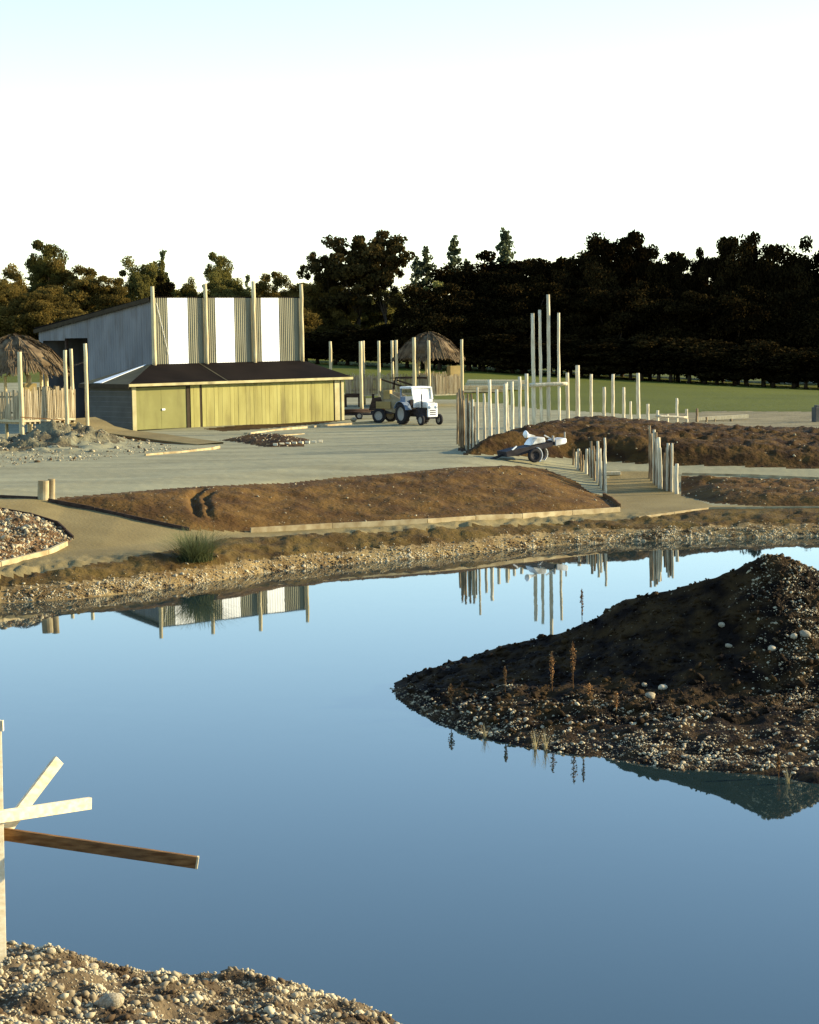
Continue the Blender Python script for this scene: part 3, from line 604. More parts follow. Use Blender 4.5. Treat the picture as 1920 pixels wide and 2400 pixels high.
for x, ty, wpx, lb in tall:
    px, py = c4(x, ty); D = 116; p = at_d(px+4, 900, D); z = at_d(px, py, D).z
    pole(p, z, wpx/2/4.3125/1.113*D/F*1.15, lb, 'pole', 'four tall poles', lean_=0.006, rt=wpx/2/4.3125/1.113*D/F*0.95, wob=0.02)
right = [c4(1255, 920)+(28,), c4(1355, 845)+(34,), c4(1490, 935)+(24,), c4(1620, 1065)+(26,), c4(1710, 935)+(24,)]+[c5(x, y)+(w_*1.3,) for x, y, w_ in [(205, 290, 19), (262, 400, 14), (320, 180, 22), (392, 420, 20), (470, 470, 18), (543, 500, 18), (618, 375, 16), (695, 460, 17), (775, 455, 15), (850, 520, 13), (915, 535, 9), (985, 555, 16), (1040, 535, 16)]]
for i, (px, py, wpx) in enumerate(right):
    D = 117+0.2*i; p = at_d(px, 900, D); z = at_d(px, py, D).z
    pole(p, z, wpx/2/4.3125/1.113*D/F*1.5, '%s palisade pole to the right of the four tall poles' % (ordn+['eighteenth'])[i], 'pole', G, 'pole' if i < 13 else 'barkpole')
def beamthing(a, b, r, name, label, cat='beam', m='pole'):
    o = MB().tube(a, b, r, r*0.9, 10, 6, 0.008).build(name, M[m], None, a, smooth=True); return tag(o, label, cat)
beamthing(at_d(*c4(868, 1046), 115.7), at_d(*c4(1250, 1030), 116.0), 0.115, 'crossbeam', 'pale round crossbeam joining the four tall poles')
beamthing(at_d(*c5(455, 514), 118.3), at_d(*c5(702, 526), 118.9), 0.07, 'crossbeam', 'low grey rail fixed across short poles at right end of palisade')
# gate posts on both sides of the sloping path
gl = [(1312, 1690, 1850, 10), (1335, 1720, 1880, 10), (1385, 1710, 1912, 10), (1360, 1690, 1905, 16), (1405, 1750, 1920, 11), (1440, 1690, 1945, 13), (1470, 1700, 1965, 12), (1485, 1680, 1975, 10), (1500, 1612, 1985, 13), (1514, 1700, 2000, 10), (1528, 1660, 2015, 12), (1555, 1612, 2040, 14), (1574, 1680, 2065, 12), (1592, 1690, 2090, 12), (1612, 1720, 2110, 10), (1635, 1578, 2135, 13)]
for i, (x, ty, by, wpx) in enumerate(gl):
    bx, by_ = c4(x, by); p = march(bx, by_, h_base); px, py = c4(x-4, ty)
    pole(p, at_d(px, py, p.y).z, wpx/2/4.3125/1.113*p.y/F*2.3, '%s pole from the far end in the left row of the gateway' % ordn[i], 'pole', 'left row of gateway poles', 'barkpole' if i % 2 == 0 and i < 15 else 'pole', lean_=0.03)
gr = [(408, 588, 1000, 9), (424, 650, 1020, 10), (442, 620, 1040, 11), (452, 640, 1048, 11), (462, 690, 1055, 10), (473, 680, 1065, 11), (484, 680, 1075, 12), (500, 760, 1080, 8), (517, 800, 1085, 10), (531, 760, 1090, 11), (545, 725, 1095, 12), (562, 740, 1100, 11), (578, 725, 1105, 9), (615, 885, 1120, 14)]
for i, (x, ty, by, wpx) in enumerate(gr):
    bx, by_ = c5(x, by); p = march(bx, by_, h_base); px, py = c5(x-3, ty)
    pole(p, at_d(px, py, p.y).z, wpx/2/3.3173/1.113*p.y/F*2.3, '%s pole from the far end in the right row of the gateway' % ordn[i], 'pole', 'right row of gateway poles', 'barkpole' if i in (0, 1, 3, 5, 8, 9, 11) else 'pole', lean_=0.03)
# yard poles around the huts
def c3(x, y): return ((720+x/4.3125)/1.113, (740+y/4.3125)/1.113)
def c0(x, y): return ((x/7.1875)/1.113, (780+y/7.1875)/1.113)
H2 = [(237, 258, 150, 'lone pole rising behind the right end of the dark felt roof'), (543, 258, 146, 'thick pole standing before the picket walkway nearest the lean-to'), (571, 253, 152, 'pole close behind the thick one by the lean-to'), (725, 253, 148, 'pole above the cart in the middle of the picket walkway'),
      (862, 250, 154, 'left pole of the close pair left of the thatched roof'), (903, 245, 149, 'right pole of the close pair left of the thatched roof'), (1080, 218, 146, 'pole with a dark ring standing behind the tractor cab'), (1232, 248, 147.5, 'pole in front of the thatched roof centre'), (1205, 400, 152, 'shorter pole under the thatch beside the front one'), (1562, 238, 148, 'pole at the right edge of the thatched hut')]
for x, ty, D, lb in H2:
    px, py = c3(x, ty); p = at_d(px+1.5, 850, D); pole(p, at_d(px, py, D).z, 0.115 if x not in (543, 1080) else 0.13, lb, 'pole', 'poles around the middle hut', 'post', 'pole', 0.004)
K = march(*c0(377, 1862), h_base)                                             # corner post of the left hut
px, py = c0(350, 318); pole(K, at_d(px, py, K.y).z, 0.125, 'tall front corner pole of the left thatched hut', 'pole', 'poles around the left hut', 'post', 'pole', 0.002)
for x, ty, by, D, lb in [(706, 285, 1000, 113, 'pole inside the left hut whose tip barely clears the thatch'), (793, 285, 1000, 113.6, 'pole inside the left hut showing its tip above the thatch'), (475, 700, 1000, 113, 'short pole beside the board inside the left hut'),
                         (1120, 290, 1560, 108.3, 'pole at the right end of the pale picket railing'), (1222, 268, 1490, 110.5, 'pole next to the railing end pole, in front of the dark shed doorway'), (1460, 178, 1580, 110, 'pole standing alone in front of the grey shed wall')]:
    px, py = c0(x, ty); p = at_d(px+2, 895, D); pole(p, at_d(px, py, D).z, 0.105, lb, 'pole', 'poles around the left hut', 'post', 'pole', 0.004)

# ------------------------------------------------------------------ thatched huts
def thatch(parent, c, rad, zt, ze, org, sq=1.0, n=4200):
    core = MB(); core.lathe((c.x, c.y, 0), (0, 0, 1), [(0.02, zt), (rad*0.33, zt-(zt-ze)*0.16), (rad*0.7, zt-(zt-ze)*0.52), (rad*0.97, ze), (rad*0.90, ze-0.05), (0.05, zt-0.5)], 28)
    th = core.build('thatch_roof', M['thatch'], parent, org, smooth=True)
    q = rng.random(n)**0.6; a = rng.uniform(0, 6.283, n); L = rng.uniform(.5, 1.0, n); wd = rng.uniform(.015, .04, n)
    lump = 0.10*np.sin(a*5+1)+0.07*np.sin(a*11)
    r0_ = q*rad*0.95; r1_ = r0_+L*0.62
    def zz(r): return zt-(zt-ze)*np.interp(r/rad, [0, .33, .7, .97, 1.4], [0, .16, .52, 1.0, 1.7])
    z0 = zz(r0_)+0.04+lump; z1 = zz(r1_)+0.02+lump-np.where(r1_ > rad, 0.12, 0); a1 = a+rng.normal(0, .05, n)
    A = np.stack([c.x+r0_*np.cos(a), c.y+r0_*np.sin(a), z0], -1); B = np.stack([c.x+r1_*np.cos(a1), c.y+r1_*np.sin(a1), z1], -1)
    s = np.stack([-np.sin(a), np.cos(a), rng.normal(0, .6, n)], -1)*wd[:, None]
    V = np.stack([A-s, A+s, B+s, B-s], 1)-np.array(org)
    st = np_mesh('straw', V.reshape(-1, 3), np.arange(4*n).reshape(-1, 4), M['thatch'], th); kind(st, 'stuff')
    return th
def picket_run(parent, a, b, z0, z1, org, n, m='picket', skip=0.0):
    dr_ = (b-a); L = dr_.length; dr_.normalize(); sd = Vector((dr_.y, -dr_.x, 0))
    for t, hh in ((0.22, .09), (0.80, .09)):
        p = a+Vector((0, 0, 0)); zc = z0+(z1-z0)*t
        MB().beam(Vector((a.x, a.y, zc))-sd*0.05, Vector((b.x, b.y, zc))-sd*0.05, 0.05, hh).build('rail', M[m], parent, org)
    for i in range(n):
        if random.random() < skip: continue
        c = a+dr_*(L*(i+0.5)/n)+sd*0.01; wd = L/n*random.uniform(.55, .95); top = z1+random.uniform(-.10, .14)
        r = random.uniform(-.03, .03)
        MB().beam(Vector((c.x, c.y, z0-random.uniform(0, .06))), Vector((c.x+r, c.y, top)), 0.03, wd, side=sd).build('picket', M[m], parent, org)
def deck(parent, quad, z, org, th=0.14):
    q = [Vector((p.x, p.y, z-th)) for p in quad]
    MB().prism(q, (0, 0, th)).build('deck', M['timber'], parent, org)
# left hut: deck turned to the sun, corner post K nearest
d2 = Vector((0.76, 0.65, 0)).normalized(); g2 = Vector((-0.65, 0.76, 0)).normalized()
zd = at_d(60, 882, 108).z; zrail = at_d(60, 823, 108).z
b0 = K+d2*0.1; b1 = K+d2*3.15; l1 = K+g2*4.2
hut = thing('thatched_hut', 'thatched hut on a raised deck with pale picket railing at the left edge', 'hut', (K.x, K.y, hz(K.x, K.y))); O = hut.location.copy()
deck(hut, [K, b1, b1+g2*4.2, l1], zd, O)
picket_run(hut, b0-g2*0.0, b1, zd+0.02, zrail+0.08, O, 30)
picket_run(hut, l1, K-d2*0.02, zd+0.02, zrail, O, 26, skip=0.15)
picket_run(hut, b1+g2*0.3, b1+g2*4.2, zd+0.02, zrail+0.05, O, 22)
for k_ in range(11):
    p = K+d2*(0.2+k_*0.29)-Vector((0, 0, 0)); 
    MB().tube(Vector((p.x, p.y, zd-0.20))+n_*0, Vector((p.x, p.y, zd-0.20))+g2*4.1, 0.06, 0.06, 8).build('joist', M['picket'], hut, O)
cen = K+d2*0.9+g2*3.6
for q in (K+d2*2.9+g2*4.0, l1+d2*0.15, K+d2*1.5+g2*4.1): MB().tube(Vector((q.x, q.y, hz(q.x, q.y)-.1)), Vector((q.x, q.y, at_d(60, 790, 112).z)), 0.09, 0.08, 8).build('leg', M['post'], hut, O)
th1 = thatch(hut, at_d(28, 740, 111.5), 2.65, at_d(38, 708, 111.5).z, at_d(150, 768, 111.5).z, O, n=5200)
pb = [at_d(*c0(385, 850), 109.5), at_d(*c0(620, 850), 109.9), at_d(*c0(620, 1020), 109.9), at_d(*c0(385, 1020), 109.5)]
MB().prism(pb, (-0.03, 0.05, 0)).build('board', M['crate'], hut, O)
for x0_, y0_, x1_, y1_ in ((350, 1420, 1090, 1470),):
    MB().beam(at_d(*c0(x0_, y0_), 106.6), at_d(*c0(x1_, y1_), 108.0), 0.05, 0.05).build('rope_rail', M['browntimber'], hut, O)

# ramp from the deck of the left hut down to the yard
rp = [(118, 884, 108.6, 3.22), (150, 893, None, 3.02), (190, 903, None, 2.80), (235, 911, None, 2.60), (290, 918, None, 2.45), (350, 926, None, 2.34), (430, 935, None, 2.24)]
cl = [at_z(px, py, z) for px, py, D, z in rp]
mb = MB(); L_, R_ = [], []
for i, p in enumerate(cl):
    t = (cl[min(i+1, len(cl)-1)]-cl[max(i-1, 0)]); t.z = 0; t.normalize(); s = Vector((-t.y, t.x, 0)); L_.append(p+s*(2.6-0.25*i)+Vector((0, 0, 0.05))); R_.append(p-s*0.35)
for i in range(len(cl)-1):
    a, b, c, e_ = R_[i], R_[i+1], L_[i+1], L_[i]; lo = Vector((0, 0, -1.2)); lo2 = Vector((0, 0, -0.10))
    mb.add([a, b, c, e_], [(0, 1, 2, 3)]); mb.add([a+lo2, b+lo2, b, a], [(0, 1, 2, 3)]); mb.add([e_, c, c+lo, e_+lo], [(0, 1, 2, 3)])
    mb.add([a+lo2, e_+lo, c+lo, b+lo2], [(0, 1, 2, 3)])
kind(mb.build('ramp', M['path']), 'structure')
eb = MB()
for i in range(len(cl)-1): eb.beam(R_[i]+Vector((0, 0, -.12)), R_[i+1]+Vector((0, 0, -.12)), 0.05, 0.16)
tag(eb.build('ramp_edging', M['browntimber'], None, R_[0]), 'dark edging board curving along the ramp from the left hut', 'edging')

# middle hut with its picket walkway
Dh = 148
def c3d(x, y, D): return at_d(*c3(x, y), D)
zd = c3d(1000, 790, Dh).z; zrl = c3d(1000, 610, Dh).z
base = c3d(1390, 900, Dh)
hut2 = thing('thatched_hut', 'thatched hut with round roof behind the tractor, on a raised picket deck', 'hut', (base.x, base.y, hz(base.x, base.y))); O = hut2.location.copy()
def flat(v, z): return Vector((v.x, v.y, z))
q0, q1, q2, q3 = c3d(1232, 700, 147.6), c3d(1555, 700, 148.6), c3d(1560, 700, 153.5), c3d(1130, 700, 152.5)
deck(hut2, [q0, q1, q2, q3], zd, O)
picket_run(hut2, q0, q1, zd, zrl, O, 22); picket_run(hut2, q3, q2, zd, zrl+0.1, O, 22); picket_run(hut2, q3, q0, zd, zrl, O, 16); picket_run(hut2, q1, q2, zd, zrl, O, 14)
for q in (q0, q1, q2, q3): MB().tube(flat(q, hz(q.x, q.y)-.1), flat(q, zd), 0.10, 0.10, 8).build('leg', M['darktimber'], hut2, O)
hc = c3d(1220, 300, 151)
for q in (q2, q3): MB().tube(flat(q, zd), flat(q, c3d(1220, 400, 151).z), 0.09, 0.09, 8).build('roof_post', M['post'], hut2, O)
thatch(hut2, hc, 2.25, c3d(1200, 180, 151).z, c3d(1200, 370, 151).z, O, n=5200)
MB().box(c3d(1485, 560, 149.5), (0.85, 0.5, 0.75), 0.5).build('cabinet', M['crate'], hut2, O)
walk = thing('walkway', 'raised picket walkway between the lean-to and the middle hut', 'walkway', (c3d(700, 900, Dh).x, Dh, 2.4)); O = walk.location.copy()
w0, w1 = c3d(385, 700, 149.5), c3d(1225, 700, 149.5)
deck(walk, [w0, w1, w1+Vector((0, 1.6, 0)), w0+Vector((0, 1.6, 0))], zd, O)
picket_run(walk, w0, w0.lerp(w1, 0.42), zd, zrl, O, 34, skip=0.06); picket_run(walk, w0.lerp(w1, 0.62)+Vector((0, 1.5, 0)), w1+Vector((0, 1.5, 0)), zd, zrl, O, 30); picket_run(walk, w0+Vector((0, 1.6, 0)), w0.lerp(w1, 0.6)+Vector((0, 1.6, 0)), zd, zrl+0.08, O, 44, skip=0.1)
for k_ in range(7):
    q = w0.lerp(w1, k_/6); MB().tube(flat(q, hz(q.x, q.y)-.1), flat(q, zd), 0.09, 0.09, 8).build('leg', M['darktimber'], walk, O)
for (x0_, y0_, x1_, y1_) in ((740, 640, 1080, 752), (890, 628, 1080, 622), (890, 628, 870, 760), (905, 650, 1060, 700), (1105, 622, 1215, 628)):
    MB().beam(c3d(x0_, y0_, 148.6), c3d(x1_, y1_, 148.6), 0.10, 0.12).build('brace', M['darktimber'], walk, O)
MB().beam(c3d(385, 805, 148.9), c3d(540, 805, 148.9), 0.1, 0.28).build('bearer', M['darktimber'], walk, O)

# piles of pale boards lying on the grass edge behind the palisade
def stack(label, x0, x1, y, y2, nl, nd, wd, ht, mm):
    A, B = ground(*c4(x0, y)), ground(*c4(x1, y2)); B.y = A.y+0.8; B.x = at_d(*c4(x1, y2), B.y).x
    st = thing('timber_stack', label, 'timber stack', A)
    for i in range(nd):
        for j in range(nl):
            s0, s1 = random.uniform(-.2, .2), random.uniform(-.5, .3); o = Vector((0, i*(wd+.03), 0))
            p, q = A+o+Vector((s0, 0, 0)), B+o+Vector((s1, 0, 0)); p.z = hz(p.x, p.y)+ht*(j+.5)+.05; q.z = hz(q.x, q.y)+ht*(j+.5)+.05
            MB().beam(p, q, wd, ht-.02).build('plank', M[mm], st, st.location)
stack('lower stack of pale sawn planks lying behind the palisade poles', 190, 600, 1125, 1125, 2, 4, .45, .24, 'kerb')
stack('longer stack of bright boards lying behind the palisade poles', 250, 810, 1098, 1110, 3, 4, .5, .26, 'timber')

# ------------------------------------------------------------------ vehicles
def wheel(parent, c, r, wd, name='wheel', axis=(0, 1, 0), rimm='rim'):
    hw = wd/2
    t = MB().lathe(c, axis, [(r*0.62, -hw*0.8), (r*0.86, -hw), (r*0.97, -hw*0.75), (r, 0), (r*0.97, hw*0.75), (r*0.86, hw), (r*0.62, hw*0.8)], 28)
    if r > 0.5:
        A = Vector(axis).normalized(); x = A.orthogonal().normalized(); y = A.cross(x)
        for k_ in range(20):
            q = 2*math.pi*k_/20; e_ = x*math.cos(q)+y*math.sin(q); tn = A.cross(e_)
            t.box(Vector(c)+e_*r*1.0, (0.05, wd*0.85, 0.05), ax=(e_, (A+tn*0.5).normalized(), (tn-A*0.5).normalized()))
    w_ = t.build(name, M['rubber'], parent, smooth=True)
    MB().lathe(c, axis, [(0.001, -hw*0.15), (r*0.25, -hw*0.35), (r*0.5, -hw*0.2), (r*0.63, -hw*0.75), (r*0.63, hw*0.75), (r*0.5, hw*0.2), (r*0.25, hw*0.35), (0.001, hw*0.15)], 24).build('rim', M[rimm], w_, smooth=True)
    return w_
TP = ground(884, 894); trac = thing('tractor', 'small old tractor with white cab hood and bonnet parked in the yard', 'tractor', (TP.x, TP.y, hz(TP.x, TP.y)), math.atan2(-0.857, 0.515))
# local: +X forward, +Y its left side
for s in (-1, 1):
    wheel(trac, (-0.75, s*0.68, 0.61), 0.62, 0.34); wheel(trac, (1.15, s*0.60, 0.31), 0.31, 0.17)
    f_ = MB()
    for k_ in range(9):
        q0_, q1_ = math.radians(20+k_*15), math.radians(35+k_*15)
        f_.prism([(-0.75+0.70*math.cos(q0_), s*0.68-0.2, .61+.70*math.sin(q0_)), (-0.75+0.70*math.cos(q1_), s*0.68-0.2, .61+.70*math.sin(q1_)), (-0.75+0.73*math.cos(q1_), s*0.68-0.2, .61+.73*math.sin(q1_)), (-0.75+0.73*math.cos(q0_), s*0.68-0.2, .61+.73*math.sin(q0_))], (0, 0.4, 0))
    f_.build('mudguard', M['bluegrey_shade'], trac)
MB().box((0.1, 0, 0.66), (1.9, 0.42, 0.42)).build('chassis', M['iron'], trac, bevel=.03)
MB().box((0.55, 0, 0.86), (0.9, 0.46, 0.34)).build('engine', M['iron'], trac, bevel=.03)
MB().box((1.15, 0, 0.42), (0.12, 1.05, 0.12)).build('front_axle', M['iron'], trac)
MB().prism([(0.42, -.29, 0.98), (1.38, -.29, .98), (1.38, -.29, 1.18), (1.2, -.29, 1.30), (0.42, -.29, 1.36)], (0, .58, 0)).build('bonnet', M['whitepaint'], trac, bevel=.05)
gl_ = MB().box((1.40, 0, 0.86), (0.10, 0.64, 0.78)).build('grille', M['whitepaint'], trac, bevel=.03)
for q in range(3): MB().box((1.452, 0, .62+.11*q), (.012, .40, .05)).build('slot', M['iron'], gl_)
for s in (-1, 1): MB().lathe((1.46, s*0.2, 1.02), (1, 0, 0), [(0.001, .02), (.07, .01), (.085, 0), (.085, -.02)], 16).build('headlight', M['glass'], gl_, smooth=True)
cabp = [(-0.95, 1.05), (0.40, 1.05), (0.28, 1.95), (0.15, 2.10), (-0.85, 2.10), (-1.0, 1.95)]
MB().prism([(x, -.02, z) for x, z in [(0.36, 1.36), (0.405, 1.36), (0.27, 2.02), (0.22, 2.02)]], (0, 0.02, 0)).build('windscreen_bar', M['whitepaint'], trac)
MB().prism([(0.36, -.62, 1.0), (0.42, -.62, 1.0), (0.42, -.62, 1.44), (0.36, -.62, 1.46)], (0, 1.24, 0)).build('cab_front', M['whitepaint'], trac)
for s in (-1, 1):
    MB().prism([(0.36, s*.62-.05, 1.44), (0.43, s*.62-.05, 1.44), (0.30, s*.62-.05, 2.06), (0.23, s*.62-.05, 2.06)], (0, 0.10, 0)).build('cab_pillar', M['whitepaint'], trac)
    MB().box((-0.98, s*.62, 1.55), (0.07, 0.08, 1.05)).build('cab_pillar', M['bluegrey_shade'], trac)
    MB().box((-0.72, s*.625, 1.32), (0.50, 0.03, 0.55)).build('cab_side', M['bluegrey_shade'], trac)
MB().prism([(0.345, -.56, 1.45), (0.365, -.56, 1.45), (0.255, -.56, 2.03), (0.235, -.56, 2.03)], (0, 1.12, 0)).build('windscreen', M['whitepaint'], trac)
MB().prism([(-1.04, -.68, 2.05), (0.30, -.68, 2.05), (0.34, -.68, 2.09), (0.20, -.68, 2.17), (-0.95, -.68, 2.17), (-1.06, -.68, 2.11)], (0, 1.36, 0)).build('cab_roof', M['whitepaint'], trac, bevel=.03)
MB().box((-0.98, 0, 1.3), (0.03, 1.1, 0.6)).build('cab_back', M['bluegrey_shade'], trac)
MB().box((-0.5, 0, 1.0), (0.45, 0.45, 0.12)).box((-0.7, 0, 1.22), (0.08, 0.45, 0.36)).build('seat', M['rubber'], trac, bevel=.03)
MB().lathe((0.05, 0, 1.38), (0.5, 0, 0.86), [(.19, -.012), (.205, 0), (.19, .012), (.178, 0), (.19, -.012)], 20).tube((0.05, 0, 1.38), (.3, 0, .95), .02).build('steering_wheel', M['iron'], trac, smooth=True)
MB().tube((0.8, -.35, 0.95), (0.8, -.35, 1.75), .035).build('exhaust_pipe', M['iron'], trac)

CP = ground(828, 891); cart = thing('farm_cart', 'dark two wheeled cart with slanted pale sides behind the tractor', 'cart', (CP.x, CP.y+1.2, hz(CP.x, CP.y+1.2)), math.radians(-28))
wheel(cart, (-0.55, -.72, .42), .43, .22); wheel(cart, (-0.55, .72, .42), .43, .22); wheel(cart, (1.05, -.35, .2), .2, .12)
MB().box((0.1, 0, .62), (2.6, 1.1, .16)).build('chassis', M['iron'], cart)
MB().beam((1.2, 0, .6), (2.2, 0, .5), .1, .1).build('drawbar', M['iron'], cart)
MB().prism([(-0.2, -.62, .75), (1.0, -.62, .42), (1.45, -.62, .42), (1.55, -.62, 1.1), (0.2, -.62, 1.72), (-.6, -.62, 1.85)], (0, .05, 0)).build('side_panel', M['cream'], cart)
MB().prism([(-0.2, .57, .75), (1.0, .57, .42), (1.45, .57, .42), (1.55, .57, 1.1), (0.2, .57, 1.72), (-.6, .57, 1.85)], (0, .05, 0)).build('side_panel', M['cream'], cart)
MB().prism([(-1.35, -.55, .72), (-0.3, -.55, .72), (-0.35, -.55, 1.55), (-1.1, -.55, 1.45)], (0, 1.1, 0)).build('body', M['darktimber'], cart, bevel=.03)
MB().beam((-.6, -.6, 1.86), (.9, .62, 1.95), .06, .05).build('top_rail', M['cream'], cart)
cart.scale = (1.0, 1.0, 1.0)
def oncart(x, y, z): 
    c_, s_ = math.cos(cart.rotation_euler.z), math.sin(cart.rotation_euler.z); l = cart.location
    return Vector((l.x+x*c_-y*s_, l.y+x*s_+y*c_, l.z+z))
for (x, y, z, sz, lb) in [(-.25, -.70, 1.05, (.95, .12, .42), 'long tan crate hung along the side of the cart'), (.95, -.72, 1.02, (.85, .12, .34), 'tan crate on the cart next to the tractor wheel'), (-.05, -.5, 1.66, (.42, .34, .52), 'upright tan box on top of the cart')]:
    cr_ = thing('crate', lb, 'crate', oncart(x, y, z-sz[2]/2), cart.rotation_euler.z, 'tan crates on the cart')
    for q in range(3): MB().box((0, -sz[1]/2+.012, sz[2]*(q+.5)/3), (sz[0], .024, sz[2]/3-.02)).build('slat', M['crate'], cr_)
    MB().box((0, .012, sz[2]/2), (sz[0]-.03, sz[1]-.03, sz[2]-.01)).build('body', M['crate'], cr_)

LP = ground(745, 884); lg = thing('timber_trailer', 'low dark trailer loaded with dark beams beside the lean-to', 'trailer', (LP.x, LP.y+1.0, hz(LP.x, LP.y+1)), 0.06)
MB().box((0, 0, .30), (2.6, 1.0, .10)).build('bed', M['iron'], lg); MB().beam((1.2, -.4, .28), (2.6, -.4, .26), .07, .07).build('drawbar', M['whitepaint'], lg)
for s in (-1, 1): wheel(lg, (-.9, s*.6, .22), .22, .14); wheel(lg, (.3, s*.6, .22), .22, .14)
for i in range(7): MB().tube((-1.3+random.uniform(-.1, .1), -.4+i*.13, .43+.1*(i % 2)), (1.1+random.uniform(-.2, .2), -.4+i*.13, .46+.1*(i % 2)), .075, .065, 8).build('log', M['darktimber'], lg, smooth=True)
p = oncart(-1.3, -1.4, 0); stone(p.x-.5, p.y-.1, hz(p.x, p.y)+.18, .19, 'round white stone lying between the dark trailer and the cart')

# small plant trailer by the mound
def ct(x, y): return ((1140+x/7.1875)/1.113, (980+y/7.1875)/1.113)
TQ = ground(*ct(800, 775)); rzt = math.radians(24)
tr = thing('small_trailer', 'small dark trailer carrying a white machine in front of the mound', 'trailer', (TQ.x, TQ.y+.5, hz(TQ.x, TQ.y+.5)), rzt)
wheel(tr, (-.22, -.55, .30), .30, .18, rimm='iron'); wheel(tr, (.40, .15, .34), .29, .18, rimm='iron')
for cx_, cy_ in ((-.22, -.55), (.40, .15)):
    m_ = MB()
    for k_ in range(7):
        q0_, q1_ = math.radians(-55+k_*17), math.radians(-38+k_*17)
        m_.prism([(cx_+.335*math.cos(q), cy_-.09, .32+.335*math.sin(q)) for q in (q0_, q1_)]+[(cx_+.36*math.cos(q), cy_-.09, .32+.36*math.sin(q)) for q in (q1_, q0_)], (0, .18, 0))
    m_.build('mudguard', M['whitepaint'], tr)
MB().prism([(-1.5, -.45, .50), (-1.0, -.45, .60), (.72, -.45, .84), (.72, -.45, .66), (-.8, -.45, .34), (-1.45, -.45, .28)], (0, .9, 0)).build('bed', M['iron'], tr)
MB().beam((-1.4, 0, .36), (-2.2, 0, .14), .09, .09).build('drawbar', M['iron'], tr)
MB().beam((-1.2, -.40, .56), (-.98, -.40, .72), .05, .05).build('lever', M['whitepaint'], tr)
MB().prism([(-.32, -.4, .72), (.42, -.4, .84), (.38, -.4, 1.05), (-.02, -.4, 1.06), (-.16, -.4, .93)], (0, .7, 0)).build('engine_cover', M['whitepaint'], tr, bevel=.05)
MB().lathe((-.44, -.2, 1.20), (1, .25, 0), [(.001, -.08), (.12, -.05), (.16, 0), (.12, .05), (.001, .08)], 18).build('seat_back', M['whitepaint'], tr, smooth=True)
MB().beam((-.48, -.2, 1.10), (-.1, -.2, 1.12), .10, .09).beam((-.42, -.2, 1.22), (.0, -.2, 1.10), .05, .05).build('seat_arm', M['whitepaint'], tr)
MB().beam((.40, -.3, 1.13), (.80, -.3, .93), .05, .05).build('handle', M['whitepaint'], tr)
MB().prism([(.88, -.4, .66), (1.36, -.4, .74), (1.43, -.4, .80), (1.42, -.4, .95), (1.38, -.4, .99), (.88, -.4, .92)], (0, .75, 0)).build('tail_box', M['whitepaint'], tr, bevel=.03)
MB().tube((.80, -.35, .85), (.78, -.35, 1.10), .06, .05).tube((1.38, -.3, 1.0), (1.38, -.3, 1.24), .035).build('lamp', M['rim'], tr)
MB().box((.72, -.1, .80), (.30, .5, .2)).build('hinge_block', M['iron'], tr)

# ------------------------------------------------------------------ edgings, stumps, blocks
def edging(pts, label, hgt=0.16, th=0.05, blen=2.4, m='kerb', name='timber_edging', lift=0.0, snap=h_base):
    P = [march(*p, h_base) for p in pts]; root = thing(name, label, 'edging', (P[0].x, P[0].y, P[0].z))
    for a, b in zip(P[:-1], P[1:]):
        L = math.hypot(b.x-a.x, b.y-a.y); k_ = max(1, int(round(L/blen)))
        for i in range(k_):
            s, e_ = a.lerp(b, i/k_), a.lerp(b, (i+1)/k_-0.02/max(L, .1))
            for q in (s, e_): q.z = float(snap(q.x, q.y))+hgt*0.35+lift+random.uniform(-.012, .012)
            MB().beam(s, e_, th, hgt).build('board', M[m], root, root.location)
    return root
edging([(528, 1121), (700, 1112), (900, 1102), (1100, 1091), (1306, 1077)], 'long pale timber edging along the foot of the big brown bed', 0.20, 0.07)
edging([(102, 1056), (200, 1075), (300, 1098), (400, 1118)], 'dark timber edging on the left flank of the big brown bed', 0.14, 0.05, m='darktimber')
edging([(1306, 1070), (1290, 1056), (1270, 1046)], 'short curved edging round the right tip of the big brown bed', 0.2, 0.05, 0.7, 'browntimber')
edging([(-60, 1202), (0, 1192), (100, 1167), (140, 1148)], 'pale timber edging on the near side of the small gravel bed', 0.16, 0.12)
edging([(154, 1136), (122, 1107), (60, 1087), (0, 1076)], 'edging coloured dark for shade round the pointed end of the small gravel bed', 0.16, 0.05, 1.2, 'darktimber')  # same edging as the pale run, its shade put into the dark timber colour
edging([(1436, 1000), (1560, 1003), (1725, 1010), (1850, 1012)], 'thin pale edging along the back of the right hand bed', 0.12, 0.05)
edging([(1345, 1092), (1420, 1081), (1493, 1072), (1725, 1069), (1850, 1068)], 'thin pale edging where the right path meets the pond bank', 0.08, 0.05)
edging([(-60, 1045), (0, 1047), (80, 1050)], 'low dark edging across the path at the left edge', 0.10, 0.06, m='darktimber')
edging([(306, 960), (380, 954), (445, 947), (462, 943)], 'pale kerb along the front of the gravel heap', 0.12, 0.10, 1.2)
edging([(518, 915), (600, 905), (700, 896), (790, 890)], 'pale kerb running in front of the yellow lean-to', 0.12, 0.22, 3)
edging([(560, 925), (600, 917), (640, 914)], 'short loose plank lying by the dark soil patch', 0.06, 0.16, 4)
for i in range(8):
    p = march(580+i*13.5, 939-i*1.0, h_base); o = MB().box((0, 0, .045), (.22, .13, .13), random.uniform(-.4, .4)).build('white_block', M['newtimber'], None, None, bevel=.015); o.location = (p.x, p.y, p.z+.02)
    tag(o, 'small white block in the row at the edge of the soil patch', 'block', 'row of white blocks')
